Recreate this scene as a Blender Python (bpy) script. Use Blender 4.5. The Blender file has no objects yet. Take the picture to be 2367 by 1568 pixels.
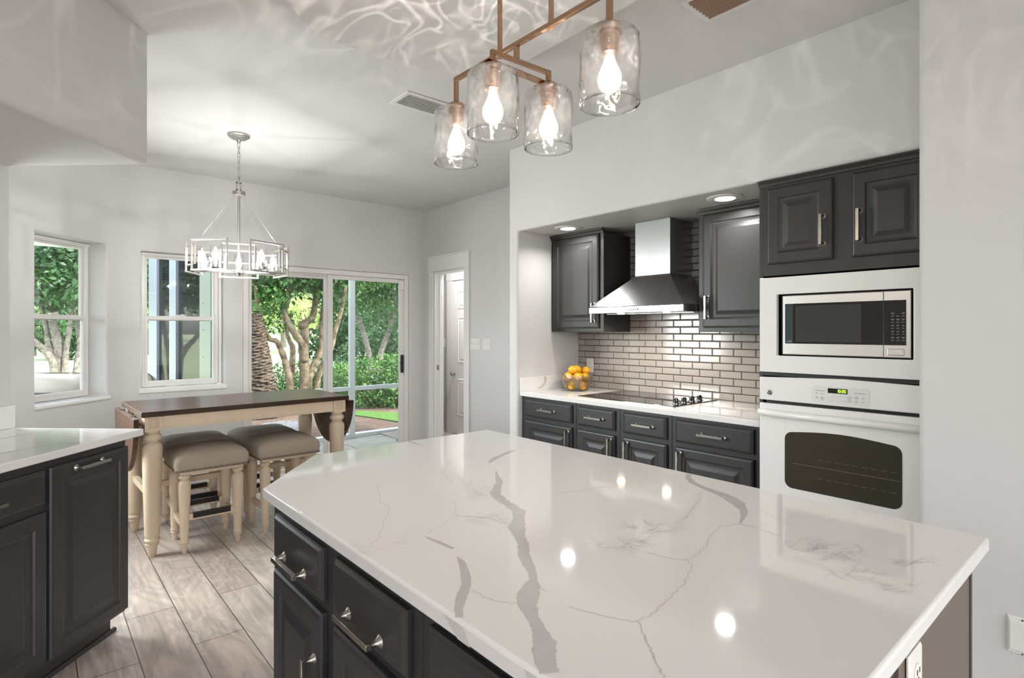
import bpy, bmesh, math, random
import numpy as np
from mathutils import Matrix, Vector
R = math.radians
C = bpy.context.scene.collection
SC = bpy.context.scene

# ------------------------------------------------------------------ camera, sky, sun, exposure
FPX, CX, HZ, CAMH, YAW = 1292.0, 1183.5, 765.0, 1.37, 40.8
cam = bpy.data.objects.new('camera', bpy.data.cameras.new('camera'))
C.objects.link(cam)
cam.location = (0, 0, CAMH)
cam.rotation_euler = (R(90), 0, R(-YAW))
cam.data.sensor_width = 36
cam.data.lens = 36 * FPX / 2367
cam.data.shift_y = -(784 - HZ) / 2367
cam.data.clip_start = 0.05
cam.data.clip_end = 500
SC.camera = cam
SC.view_settings.view_transform = 'Standard'
SC.view_settings.look = 'None'
SC.view_settings.gamma = 1
SC.view_settings.use_curve_mapping = False
SC.view_settings.exposure = 0.6
SC.cycles.max_bounces = 10
SC.cycles.diffuse_bounces = 4
SC.cycles.glossy_bounces = 4
SC.cycles.transmission_bounces = 8
SC.cycles.transparent_max_bounces = 16
SC.cycles.sample_clamp_indirect = 4
SC.cycles.caustics_refractive = False
SC.cycles.caustics_reflective = False
SC.cycles.blur_glossy = 0.5

w = bpy.data.worlds.new('World')
SC.world = w
w.use_nodes = True
nt = w.node_tree
sky = nt.nodes.new('ShaderNodeTexSky')
sky.sky_type = 'NISHITA'
sky.sun_disc = False
sky.sun_elevation = R(52)
sky.sun_rotation = R(150)
sky.air_density = 1.0
sky.dust_density = 3.0
bg = nt.nodes['Background']
hs = nt.nodes.new('ShaderNodeHueSaturation')
hs.inputs['Saturation'].default_value = 0.45
nt.links.new(sky.outputs[0], hs.inputs['Color'])
nt.links.new(hs.outputs[0], bg.inputs[0])
bg.inputs[1].default_value = 1.05
sun = bpy.data.objects.new('sun', bpy.data.lights.new('sun', 'SUN'))
C.objects.link(sun)
sun.data.energy = 3.2
sun.data.angle = R(1.5)
sun.data.color = (1, .95, .86)
sun.rotation_euler = (R(42), 0, R(38))     # shines from over the house (+x, -y) out to the lawn


def area(name, loc, rot, sx, sy, power, col=(1, 1, 1), shape='RECTANGLE', spread=180):
    l = bpy.data.lights.new(name, 'AREA')
    l.shape = shape
    l.size = sx
    l.size_y = sy
    l.energy = power
    l.color = col
    l.spread = R(spread)
    o = bpy.data.objects.new(name, l)
    C.objects.link(o)
    o.location = loc
    o.rotation_euler = rot
    return o


# added fill lamps set in the window openings behind the camera
area('fill_rear', (-1.0, -5.93, 1.55), (R(90), 0, 0), 5.2, 2.3, 72, (.95, .985, 1))
area('fill_side', (-5.93, -3.6, 1.55), (R(90), 0, R(-90)), 3.4, 2.3, 4, (.95, .985, 1))
# fill lamp for the dining end, in an added bay window out of view
area('fill_bay', (-.548 - .08, 4.392 + .08, 1.45), (R(68), 0, R(-135)), .80, 1.12, 36, (.94, .985, 1), 'RECTANGLE', 130)
# added fill discs under the ceiling behind the camera, no fixtures
for px_, py_ in ((-1.6, -1.4), (0.6, -2.6), (-2.8, -3.2), (-.4, -4.2)):
    area('ceiling_fill', (px_, py_, 2.70), (0, 0, 0), .16, .16, 6, (1, .98, .96), 'DISK')


# ------------------------------------------------------------------ helpers
def ip(u, v, D):
    a, b = (u - CX) / FPX, (HZ - v) / FPX
    s, c = math.sin(R(YAW)), math.cos(R(YAW))
    return Vector(((s + c * a) * D, (c - s * a) * D, CAMH + b * D))


def iz(u, v, z):
    return ip(u, v, (CAMH - z) * FPX / (v - HZ))


def lin(c):
    return tuple(((x / 255 + .055) / 1.055) ** 2.4 if x > 10 else x / 255 / 12.92 for x in c) + (1,)


def nmat(name):
    m = bpy.data.materials.new(name)
    m.use_nodes = True
    return m, m.node_tree, m.node_tree.nodes['Principled BSDF']


def N(t, kind, **kw):
    n = t.nodes.new(kind)
    for k, v in kw.items():
        if k in n.inputs:
            n.inputs[k].default_value = v
        else:
            setattr(n, k, v)
    return n


def P(name, col, rough=.5, metal=0, spec=.5, bump=0, bscale=200, var=0, vscale=8, stretch=None, coat=0, emit=None, es=0):
    m, t, b = nmat(name)
    b.inputs['Base Color'].default_value = lin(col)
    b.inputs['Roughness'].default_value = rough
    b.inputs['Metallic'].default_value = metal
    b.inputs['Specular IOR Level'].default_value = spec
    b.inputs['Coat Weight'].default_value = coat
    if emit:
        b.inputs['Emission Color'].default_value = lin(emit)
        b.inputs['Emission Strength'].default_value = es
    tc = N(t, 'ShaderNodeTexCoord')
    src = tc.outputs['Object']
    if stretch:
        mp = N(t, 'ShaderNodeMapping')
        mp.inputs['Scale'].default_value = stretch
        t.links.new(src, mp.inputs[0])
        src = mp.outputs[0]
    if bump:
        n = N(t, 'ShaderNodeTexNoise', Scale=bscale, Detail=3.0)
        bp = N(t, 'ShaderNodeBump', Strength=bump, Distance=.002)
        t.links.new(src, n.inputs['Vector'])
        t.links.new(n.outputs[0], bp.inputs['Height'])
        t.links.new(bp.outputs[0], b.inputs['Normal'])
    if var:
        n = N(t, 'ShaderNodeTexNoise', Scale=vscale, Detail=4.0)
        t.links.new(src, n.inputs['Vector'])
        mx = N(t, 'ShaderNodeMixRGB')
        c = lin(col)
        mx.inputs[1].default_value = tuple(x * (1 - var) for x in c[:3]) + (1,)
        mx.inputs[2].default_value = tuple(min(1, x * (1 + var)) for x in c[:3]) + (1,)
        t.links.new(n.outputs[0], mx.inputs[0])
        t.links.new(mx.outputs[0], b.inputs['Base Color'])
    return m


def thin_glass(name, tint=(1, 1, 1), refl=1.0, wave=0, wscale=12, glass=0.0, milk=0.0):
    m, t, b = nmat(name)
    t.nodes.remove(b)
    out = t.nodes['Material Output']
    tr = N(t, 'ShaderNodeBsdfTransparent')
    tr.inputs[0].default_value = tint + (1,)
    gl = N(t, 'ShaderNodeBsdfGlossy', Roughness=.02)
    ge = N(t, 'ShaderNodeNewGeometry')
    dt = N(t, 'ShaderNodeVectorMath', operation='DOT_PRODUCT')
    t.links.new(ge.outputs['Incoming'], dt.inputs[0])
    t.links.new(ge.outputs['Normal'], dt.inputs[1])
    last = dt.outputs['Value']
    for op, val in (('ABSOLUTE', 0), ('SUBTRACT', 1), ('POWER', 5), ('MULTIPLY', .96), ('ADD', .04), ('MULTIPLY', refl)):
        mn = N(t, 'ShaderNodeMath', operation=op, use_clamp=op not in ('ABSOLUTE',))
        if op == 'SUBTRACT':
            mn.inputs[0].default_value = val
            t.links.new(last, mn.inputs[1])
        else:
            t.links.new(last, mn.inputs[0])
            mn.inputs[1].default_value = val
        last = mn.outputs[0]
    mul = mn
    mx = N(t, 'ShaderNodeMixShader')
    t.links.new(mul.outputs[0], mx.inputs[0])
    body = tr
    if wave:
        n = N(t, 'ShaderNodeTexNoise', Scale=wscale, Detail=1.0)
        tc = N(t, 'ShaderNodeTexCoord')
        t.links.new(tc.outputs['Object'], n.inputs['Vector'])
        bp = N(t, 'ShaderNodeBump', Strength=wave, Distance=.01)
        t.links.new(n.outputs[0], bp.inputs['Height'])
        t.links.new(bp.outputs[0], gl.inputs['Normal'])
        t.links.new(bp.outputs[0], dt.inputs[1])
        if glass:
            g = N(t, 'ShaderNodeBsdfGlass', Roughness=0.0, IOR=1.35)
            t.links.new(bp.outputs[0], g.inputs['Normal'])
            m2 = N(t, 'ShaderNodeMixShader', Fac=glass)
            t.links.new(tr.outputs[0], m2.inputs[1])
            t.links.new(g.outputs[0], m2.inputs[2])
            body = m2
    if milk:
        tl = N(t, 'ShaderNodeBsdfTranslucent')
        tl.inputs[0].default_value = (1, 1, 1, 1)
        m3 = N(t, 'ShaderNodeMixShader', Fac=milk)
        t.links.new(body.outputs[0], m3.inputs[1])
        t.links.new(tl.outputs[0], m3.inputs[2])
        body = m3
    t.links.new(body.outputs[0], mx.inputs[1])
    t.links.new(gl.outputs[0], mx.inputs[2])
    t.links.new(mx.outputs[0], out.inputs[0])
    return m


def frame(loc, deg=0):
    return Matrix.Translation(loc) @ Matrix.Rotation(R(deg), 4, 'Z')


class MB:
    """collects shapes, build() links them as one mesh object"""

    def __init__(s, M=None):
        s.bm = bmesh.new()
        s.M = M or Matrix.Identity(4)
        s.mi = 0

    def v(s, p):
        return s.bm.verts.new(s.M @ Vector(p))

    def f(s, vs):
        try:
            fc = s.bm.faces.new(vs)
            fc.material_index = s.mi
            return fc
        except ValueError:
            return None

    def box(s, x0, x1, y0, y1, z0, z1):
        a = [s.v((x, y, z)) for z in (z0, z1) for x, y in ((x0, y0), (x1, y0), (x1, y1), (x0, y1))]
        for q in ((3, 2, 1, 0), (4, 5, 6, 7), (0, 1, 5, 4), (1, 2, 6, 5), (2, 3, 7, 6), (3, 0, 4, 7)):
            s.f([a[i] for i in q])
        return s

    def prism(s, poly, z0, z1, axis='z'):
        def pt(p, h):
            return {'z': (p[0], p[1], h), 'x': (h, p[0], p[1]), 'y': (p[0], h, p[1])}[axis]
        a = [s.v(pt(p, z0)) for p in poly]
        b = [s.v(pt(p, z1)) for p in poly]
        n = len(poly)
        s.f(a[::-1])
        s.f(b)
        for i in range(n):
            s.f([a[i], a[(i + 1) % n], b[(i + 1) % n], b[i]])
        return s

    def rings(s, rings, cap0=True, cap1=True, closed=True):
        vr = [[s.v(p) for p in r] for r in rings]
        n = len(vr[0])
        for a, b in zip(vr, vr[1:]):
            for i in range(n if closed else n - 1):
                j = (i + 1) % n
                s.f([a[i], a[j], b[j], b[i]])
        if cap0:
            s.f(vr[0][::-1])
        if cap1:
            s.f(vr[-1])
        return s

    def lathe(s, prof, c=(0, 0, 0), seg=24, cap0=True, cap1=True, axis='z'):
        rr = []
        for r, h in prof:
            ring = []
            for i in range(seg):
                t = 2 * math.pi * i / seg
                a, b = r * math.cos(t), r * math.sin(t)
                q = {'z': (a, b, h), 'y': (a, h, b), 'x': (h, a, b)}[axis]
                ring.append((c[0] + q[0], c[1] + q[1], c[2] + q[2]))
            rr.append(ring)
        return s.rings(rr, cap0, cap1)

    def tube(s, pts, r, seg=10, cap=True, square=False, up=(0, 0, 1)):
        pts = [Vector(p) for p in pts]
        n = len(pts)
        rs = r if isinstance(r, (list, tuple)) else [r] * n
        rr = []
        pu = None
        for i, p in enumerate(pts):
            if 0 < i < n - 1:
                d0, d1 = (p - pts[i - 1]).normalized(), (pts[i + 1] - p).normalized()
                t = (d0 + d1)
                t = t.normalized() if t.length > 1e-6 else d1
                k = 1 / max(.35, t.dot(d1)) if square else 1
            else:
                t = ((pts[1] - p) if i == 0 else (p - pts[i - 1])).normalized()
                k = 1
            if pu is None:
                u = Vector(up)
                if abs(u.dot(t)) > .95:
                    u = Vector((1, 0, 0)) if abs(t.x) < .9 else Vector((0, 1, 0))
            else:
                u = pu
            sd = t.cross(u).normalized()
            u2 = sd.cross(t).normalized()
            pu = u2
            if square:
                bend = None
                if 0 < i < n - 1:
                    bend = (pts[i + 1] - p).normalized() - (p - pts[i - 1]).normalized()
                    bend = bend.normalized() if bend.length > 1e-6 else None
                ring = []
                for a, b in ((-1, -1), (1, -1), (1, 1), (-1, 1)):
                    q = sd * a * rs[i] + u2 * b * rs[i]
                    if bend is not None:
                        q = q + bend * q.dot(bend) * (k - 1)
                    ring.append(p + q)
            else:
                ring = [p + (sd * math.cos(2 * math.pi * j / seg) + u2 * math.sin(2 * math.pi * j / seg)) * rs[i] for j in range(seg)]
            rr.append(ring)
        return s.rings(rr, cap, cap)

    def loop(s, pts, r):
        """closed square bar around a polygon of corner points (planar frames)"""
        n = len(pts)
        for i in range(n):
            a, b = Vector(pts[i]), Vector(pts[(i + 1) % n])
            d = (b - a).normalized()
            s.tube([a - d * r, b + d * r], r, square=True)
        return s

    def panel(s, w, h, prof, c=(0, 0, 0)):
        """raised panel facing -Y: prof = list of (inset, out)"""
        rr = []
        for ins, o in prof:
            rr.append([(c[0] + x, c[1] - o, c[2] + z) for x, z in ((ins, ins), (w - ins, ins), (w - ins, h - ins), (ins, h - ins))])
        return s.rings(rr)

    def sphere(s, c, r, seg=16, rg=10, sc=(1, 1, 1)):
        pr = [(r * math.sin(math.pi * i / rg), -r * math.cos(math.pi * i / rg)) for i in range(1, rg)]
        rr = []
        for a, hh in pr:
            rr.append([(c[0] + a * math.cos(2 * math.pi * j / seg) * sc[0], c[1] + a * math.sin(2 * math.pi * j / seg) * sc[1], c[2] + hh * sc[2]) for j in range(seg)])
        return s.rings(rr)

    def build(s, name, mats, parent=None, bevel=0, seg=2, smooth=None, loc=None):
        bmesh.ops.recalc_face_normals(s.bm, faces=s.bm.faces[:])
        me = bpy.data.meshes.new(name)
        s.bm.to_mesh(me)
        s.bm.free()
        for m in (mats if isinstance(mats, (list, tuple)) else [mats]):
            me.materials.append(m)
        o = bpy.data.objects.new(name, me)
        C.objects.link(o)
        if parent:
            o.parent = parent
        if loc:
            o.location = loc
        if bevel:
            md = o.modifiers.new('bevel', 'BEVEL')
            md.width = bevel
            md.segments = seg
            md.limit_method = 'ANGLE'
            md.angle_limit = R(40)
            md.harden_normals = False
            md.use_clamp_overlap = name != 'worktop'
        if smooth is not None:
            me.shade_smooth()
            if smooth < 180:
                me.set_sharp_from_angle(angle=R(smooth))
        return o


def tag(o, label=None, cat=None, group=None, kind=None):
    if label: o['label'] = label
    if cat: o['category'] = cat
    if group: o['group'] = group
    if kind: o['kind'] = kind
    return o


def thing(name, label, cat, loc=(0, 0, 0), deg=0, group=None):
    o = bpy.data.objects.new(name, None)
    C.objects.link(o)
    o.location = loc
    o.rotation_euler = (0, 0, R(deg))
    o.empty_display_size = .1
    return tag(o, label, cat, group)


def struct(o):
    o['kind'] = 'structure'
    return o


def copy_tree(o, parent=None):
    c = o.copy()
    C.objects.link(c)
    c.parent = parent
    for ch in list(o.children):
        copy_tree(ch, c)
    return c


def textmesh(body, size, M, name, mat, parent, depth=.0006, align='CENTER'):
    cu = bpy.data.curves.new('t', 'FONT')
    cu.body = body
    cu.size = size
    cu.extrude = depth
    cu.align_x = align
    cu.align_y = 'CENTER'
    cu.resolution_u = 3
    to = bpy.data.objects.new('t', cu)
    C.objects.link(to)
    bpy.context.view_layer.update()
    me = bpy.data.meshes.new_from_object(to.evaluated_get(bpy.context.evaluated_depsgraph_get()))
    bpy.data.objects.remove(to)
    me.transform(M)
    me.materials.clear()
    me.materials.append(mat)
    o = bpy.data.objects.new(name, me)
    C.objects.link(o)
    o.parent = parent
    return o


def join_meshes(name, objs, parent, mats):
    """several little meshes merged into one part"""
    bm = bmesh.new()
    for o in objs:
        bm.from_mesh(o.data)
        bpy.data.objects.remove(o)
    me = bpy.data.meshes.new(name)
    bm.to_mesh(me)
    bm.free()
    for m in mats: me.materials.append(m)
    o = bpy.data.objects.new(name, me)
    C.objects.link(o)
    o.parent = parent
    return o


# ------------------------------------------------------------------ materials
M_wall = P('wall_paint', (209, 208, 207), .55, spec=.3, bump=.10, bscale=90)
M_ceil = P('ceiling_paint', (214, 213, 212), .7, spec=.2, bump=.12, bscale=60)
M_trim = P('white_trim', (232, 231, 229), .35)
M_vinyl = P('white_vinyl', (226, 224, 220), .3)
M_ext = P('exterior_white', (222, 226, 226), .4)
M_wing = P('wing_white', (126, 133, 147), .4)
M_cab = P('charcoal_paint', (51, 50, 51), .38, spec=.42, bump=.03, bscale=120)
M_toe = P('toe_kick', (48, 47, 47), .5)
M_endlit = P('warm_lit_end_panel', (104, 92, 82), .45, var=.08, vscale=10, stretch=(8, 8, .6))  # the charcoal paint with warm light put into its colour
M_nickel = P('brushed_nickel', (178, 172, 163), .27, 1)
M_steel = P('stainless_steel', (166, 167, 168), .27, 1, bump=.06, bscale=30, stretch=(1, 30, 1))
M_msteel = P('light_brushed_steel', (222, 219, 215), .36, 1)
M_bronze = P('satin_bronze', (190, 155, 128), .2, 1)
M_silver = P('silver_leaf_metal', (196, 192, 188), .3, 1)
M_white = P('white_enamel', (233, 232, 230), .16, spec=.5)
M_plastic = P('white_plastic', (230, 228, 224), .3)
M_black = P('black_glass', (12, 12, 13), .05, spec=.6)
M_blackm = P('black_matte', (10, 10, 10), .5)
M_text = P('grey_print', (105, 105, 108), .5)
M_wtext = P('pale_print', (150, 150, 150), .5)
M_green = P('green_digits', (150, 230, 40), .5, emit=(160, 240, 40), es=1.6)
M_ovenglass = P('oven_glass', (66, 62, 52), .06, spec=.6)
M_tile = P('glazed_tile', (168, 161, 155), .11, spec=.5, bump=.05, bscale=14)
M_grout = P('dark_grout', (58, 53, 50), .8)
M_fabric = P('grey_tweed', (168, 155, 141), .9, spec=.15, bump=.5, bscale=420, var=.32, vscale=300)
M_cream = P('cream_glazed_wood', (212, 193, 167), .42, var=.10, vscale=7, stretch=(6, 6, 1))
# brown glaze left in the turned grooves
_t = M_cream.node_tree
_b = _t.nodes['Principled BSDF']
_src = _b.inputs['Base Color'].links[0].from_socket
_ge = N(_t, 'ShaderNodeNewGeometry')
_mr = N(_t, 'ShaderNodeMapRange')
_mr.inputs[1].default_value = .36
_mr.inputs[2].default_value = .49
_t.links.new(_ge.outputs['Pointiness'], _mr.inputs[0])
_mx = N(_t, 'ShaderNodeMixRGB')
_mx.inputs[1].default_value = lin((128, 100, 72))
_t.links.new(_mr.outputs[0], _mx.inputs[0])
_t.links.new(_src, _mx.inputs[2])
_t.links.new(_mx.outputs[0], _b.inputs['Base Color'])
M_brownrub = P('brown_glaze_line', (118, 90, 62), .6)
M_metalblk = P('black_footplate', (16, 16, 16), .35)
M_lemon = P('lemon_peel', (238, 178, 42), .38, bump=.25, bscale=140, var=.08, vscale=20)
M_nub = P('lemon_nub', (150, 140, 60), .6)
M_socketw = P('warm_bulb', (255, 230, 190), .4, emit=(255, 226, 180), es=5)
M_candle = P('candle_bulb', (255, 244, 230), .4, emit=(255, 244, 232), es=5)
M_can = P('can_diffuser', (255, 250, 240), .4, emit=(255, 248, 240), es=4)
M_led = P('hood_led', (255, 240, 220), .4, emit=(255, 226, 190), es=30)
M_glass = thin_glass('window_glass', (.96, .98, .97), 1.0)
M_wavy = thin_glass('hammered_glass', (1, 1, 1), 2.0, 1.0, 24, .16, .008)
M_shade = thin_glass('clear_shade_glass', (1, 1, 1), 1.2)
M_bulbglass = thin_glass('bulb_envelope', (1, 1, 1), 1.2, milk=.05)
M_fil = P('glowing_filament', (255, 230, 190), .4, emit=(255, 226, 180), es=60)
M_filc = P('glowing_candle_filament', (255, 244, 230), .4, emit=(255, 244, 232), es=60)
M_crystal = thin_glass('cut_glass', (.97, .97, .97), 1.6, .8, 45, .45)
M_dark = P('tinted_glass', (20, 24, 26), .5, spec=0)
_t = M_dark.node_tree
_gl = N(_t, 'ShaderNodeBsdfGlossy', Roughness=.03)
_ms = N(_t, 'ShaderNodeMixShader', Fac=.13)
_t.links.new(_t.nodes['Principled BSDF'].outputs[0], _ms.inputs[1])
_t.links.new(_gl.outputs[0], _ms.inputs[2])
_t.links.new(_ms.outputs[0], _t.nodes['Material Output'].inputs[0])
M_vein = P('grey_vein', (194, 191, 189), .055, var=.12, vscale=22)
M_hair = P('fine_vein', (212, 209, 206), .055)
M_hair2 = P('dark_fine_vein', (202, 199, 196), .055)
M_quartz = P('white_quartz', (231, 229, 227), .055, spec=.5, var=.012, vscale=2.5)
M_ventbrown = P('vent_brown', (70, 50, 40), .5)
M_ventw = P('vent_white', (222, 221, 219), .45)


def wood_floor():
    m, t, b = nmat('plank_floor')
    tc = N(t, 'ShaderNodeTexCoord')
    mp = N(t, 'ShaderNodeMapping')
    mp.inputs['Rotation'].default_value = (0, 0, R(90))
    mp.inputs['Location'].default_value = (.35, .055, 0)
    t.links.new(tc.outputs['Object'], mp.inputs[0])
    br = N(t, 'ShaderNodeTexBrick', offset=.37, squash=1)
    br.inputs['Scale'].default_value = 1
    br.inputs['Brick Width'].default_value = 1.2
    br.inputs['Row Height'].default_value = .2
    br.inputs['Mortar Size'].default_value = .0022
    br.inputs['Mortar Smooth'].default_value = .1
    br.inputs['Bias'].default_value = 0
    br.inputs['Color1'].default_value = lin((194, 179, 168))
    br.inputs['Color2'].default_value = lin((213, 201, 191))
    br.inputs['Mortar'].default_value = lin((92, 84, 78))
    t.links.new(mp.outputs[0], br.inputs['Vector'])
    # grain
    m2 = N(t, 'ShaderNodeMapping')
    m2.inputs['Scale'].default_value = (34, 2.2, 1)
    t.links.new(tc.outputs['Object'], m2.inputs[0])
    n1 = N(t, 'ShaderNodeTexNoise', Scale=1.0, Detail=6.0, Roughness=.65, Distortion=.6)
    t.links.new(m2.outputs[0], n1.inputs['Vector'])
    m3 = N(t, 'ShaderNodeMapping')
    m3.inputs['Scale'].default_value = (5, 1.6, 1)
    t.links.new(tc.outputs['Object'], m3.inputs[0])
    n2 = N(t, 'ShaderNodeTexNoise', Scale=1.0, Detail=3.0, Distortion=1.2)
    t.links.new(m3.outputs[0], n2.inputs['Vector'])
    wv = N(t, 'ShaderNodeMath', operation='MULTIPLY')
    wv.inputs[1].default_value = 44
    t.links.new(n2.outputs[0], wv.inputs[0])
    sn = N(t, 'ShaderNodeMath', operation='SINE')
    t.links.new(wv.outputs[0], sn.inputs[0])
    r1 = N(t, 'ShaderNodeMapRange')
    r1.inputs[1].default_value = .3
    r1.inputs[2].default_value = .75
    r1.inputs[3].default_value = .66
    r1.inputs[4].default_value = 1.16
    t.links.new(n1.outputs[0], r1.inputs[0])
    r2 = N(t, 'ShaderNodeMapRange')
    r2.inputs[1].default_value = -1
    r2.inputs[2].default_value = 1
    r2.inputs[3].default_value = .86
    r2.inputs[4].default_value = 1.06
    t.links.new(sn.outputs[0], r2.inputs[0])
    n3 = N(t, 'ShaderNodeTexNoise', Scale=1.7, Detail=3.0)
    t.links.new(tc.outputs['Object'], n3.inputs['Vector'])
    r3 = N(t, 'ShaderNodeMapRange')
    r3.inputs[1].default_value = .35
    r3.inputs[2].default_value = .65
    r3.inputs[3].default_value = .74
    r3.inputs[4].default_value = 1.06
    t.links.new(n3.outputs[0], r3.inputs[0])
    k = N(t, 'ShaderNodeMath', operation='MULTIPLY')
    t.links.new(r1.outputs[0], k.inputs[0])
    t.links.new(r2.outputs[0], k.inputs[1])
    k2 = N(t, 'ShaderNodeMath', operation='MULTIPLY')
    t.links.new(k.outputs[0], k2.inputs[0])
    t.links.new(r3.outputs[0], k2.inputs[1])
    mx = N(t, 'ShaderNodeMixRGB', blend_type='MULTIPLY')
    mx.inputs[0].default_value = 1
    t.links.new(br.outputs[0], mx.inputs[1])
    t.links.new(k2.outputs[0], mx.inputs[2])
    t.links.new(mx.outputs[0], b.inputs['Base Color'])
    b.inputs['Roughness'].default_value = .34
    bp = N(t, 'ShaderNodeBump', Strength=.25, Distance=.002)
    inv = N(t, 'ShaderNodeMath', operation='SUBTRACT')
    inv.inputs[0].default_value = 1
    t.links.new(br.outputs['Fac'], inv.inputs[1])
    t.links.new(inv.outputs[0], bp.inputs['Height'])
    t.links.new(bp.outputs[0], b.inputs['Normal'])
    return m


def dark_wood():
    m, t, b = nmat('dark_walnut')
    tc = N(t, 'ShaderNodeTexCoord')
    mp = N(t, 'ShaderNodeMapping')
    mp.inputs['Scale'].default_value = (2, 30, 12)
    t.links.new(tc.outputs['Object'], mp.inputs[0])
    n = N(t, 'ShaderNodeTexNoise', Scale=1.5, Detail=5.0, Distortion=.5)
    t.links.new(mp.outputs[0], n.inputs['Vector'])
    rp = N(t, 'ShaderNodeValToRGB')
    rp.color_ramp.elements[0].position = .3
    rp.color_ramp.elements[0].color = lin((52, 32, 20))
    rp.color_ramp.elements[1].position = .75
    rp.color_ramp.elements[1].color = lin((104, 72, 48))
    t.links.new(n.outputs[0], rp.inputs[0])
    # board joints across the top, along X
    sx = N(t, 'ShaderNodeSeparateXYZ')
    t.links.new(tc.outputs['Object'], sx.inputs[0])
    md = N(t, 'ShaderNodeMath', operation='PINGPONG')
    md.inputs[1].default_value = .075
    t.links.new(sx.outputs[1], md.inputs[0])
    gt = N(t, 'ShaderNodeMath', operation='GREATER_THAN')
    gt.inputs[1].default_value = .0022
    t.links.new(md.outputs[0], gt.inputs[0])
    r = N(t, 'ShaderNodeMapRange')
    r.inputs[3].default_value = .45
    r.inputs[4].default_value = 1
    t.links.new(gt.outputs[0], r.inputs[0])
    mx = N(t, 'ShaderNodeMixRGB', blend_type='MULTIPLY')
    mx.inputs[0].default_value = 1
    t.links.new(rp.outputs[0], mx.inputs[1])
    t.links.new(r.outputs[0], mx.inputs[2])
    t.links.new(mx.outputs[0], b.inputs['Base Color'])
    b.inputs['Roughness'].default_value = .28
    return m


def ground_mat(name, c1, c2, scale, rough=.9, bump=.6, c3=None, big=.5):
    m, t, b = nmat(name)
    tc = N(t, 'ShaderNodeTexCoord')
    n = N(t, 'ShaderNodeTexNoise', Scale=scale, Detail=6.0, Roughness=.75)
    t.links.new(tc.outputs['Object'], n.inputs['Vector'])
    rp = N(t, 'ShaderNodeValToRGB')
    rp.color_ramp.elements[0].position = .38
    rp.color_ramp.elements[0].color = lin(c1)
    rp.color_ramp.elements[1].position = .62
    rp.color_ramp.elements[1].color = lin(c2)
    t.links.new(n.outputs[0], rp.inputs[0])
    src = rp.outputs[0]
    if c3:
        n2 = N(t, 'ShaderNodeTexNoise', Scale=big, Detail=2.0)
        t.links.new(tc.outputs['Object'], n2.inputs['Vector'])
        r = N(t, 'ShaderNodeMapRange')
        r.inputs[1].default_value = .45
        r.inputs[2].default_value = .6
        t.links.new(n2.outputs[0], r.inputs[0])
        mx = N(t, 'ShaderNodeMixRGB')
        mx.inputs[2].default_value = lin(c3)
        t.links.new(r.outputs[0], mx.inputs[0])
        t.links.new(src, mx.inputs[1])
        src = mx.outputs[0]
    t.links.new(src, b.inputs['Base Color'])
    b.inputs['Roughness'].default_value = rough
    b.inputs['Specular IOR Level'].default_value = .15
    bp = N(t, 'ShaderNodeBump', Strength=bump, Distance=.02)
    t.links.new(n.outputs[0], bp.inputs['Height'])
    t.links.new(bp.outputs[0], b.inputs['Normal'])
    return m


def flagstone():
    m, t, b = nmat('flagstone')
    tc = N(t, 'ShaderNodeTexCoord')
    nz = N(t, 'ShaderNodeTexNoise', Scale=2.0, Detail=3.0)
    t.links.new(tc.outputs['Object'], nz.inputs['Vector'])
    ad = N(t, 'ShaderNodeVectorMath', operation='MULTIPLY_ADD')
    ad.inputs[1].default_value = (.35, .35, 0)
    t.links.new(nz.outputs['Color'], ad.inputs[0])
    t.links.new(tc.outputs['Object'], ad.inputs[2])
    vo = N(t, 'ShaderNodeTexVoronoi', feature='DISTANCE_TO_EDGE', Scale=1.6)
    t.links.new(ad.outputs[0], vo.inputs['Vector'])
    gt = N(t, 'ShaderNodeMath', operation='GREATER_THAN')
    gt.inputs[1].default_value = .012
    t.links.new(vo.outputs['Distance'], gt.inputs[0])
    n2 = N(t, 'ShaderNodeTexNoise', Scale=6.0, Detail=5.0)
    t.links.new(tc.outputs['Object'], n2.inputs['Vector'])
    rp = N(t, 'ShaderNodeValToRGB')
    rp.color_ramp.elements[0].color = lin((160, 156, 144))
    rp.color_ramp.elements[1].color = lin((196, 191, 178))
    t.links.new(n2.outputs[0], rp.inputs[0])
    mx = N(t, 'ShaderNodeMixRGB')
    mx.inputs[1].default_value = lin((92, 92, 88))
    t.links.new(gt.outputs[0], mx.inputs[0])
    t.links.new(rp.outputs[0], mx.inputs[2])
    t.links.new(mx.outputs[0], b.inputs['Base Color'])
    b.inputs['Roughness'].default_value = .5
    return m


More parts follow.
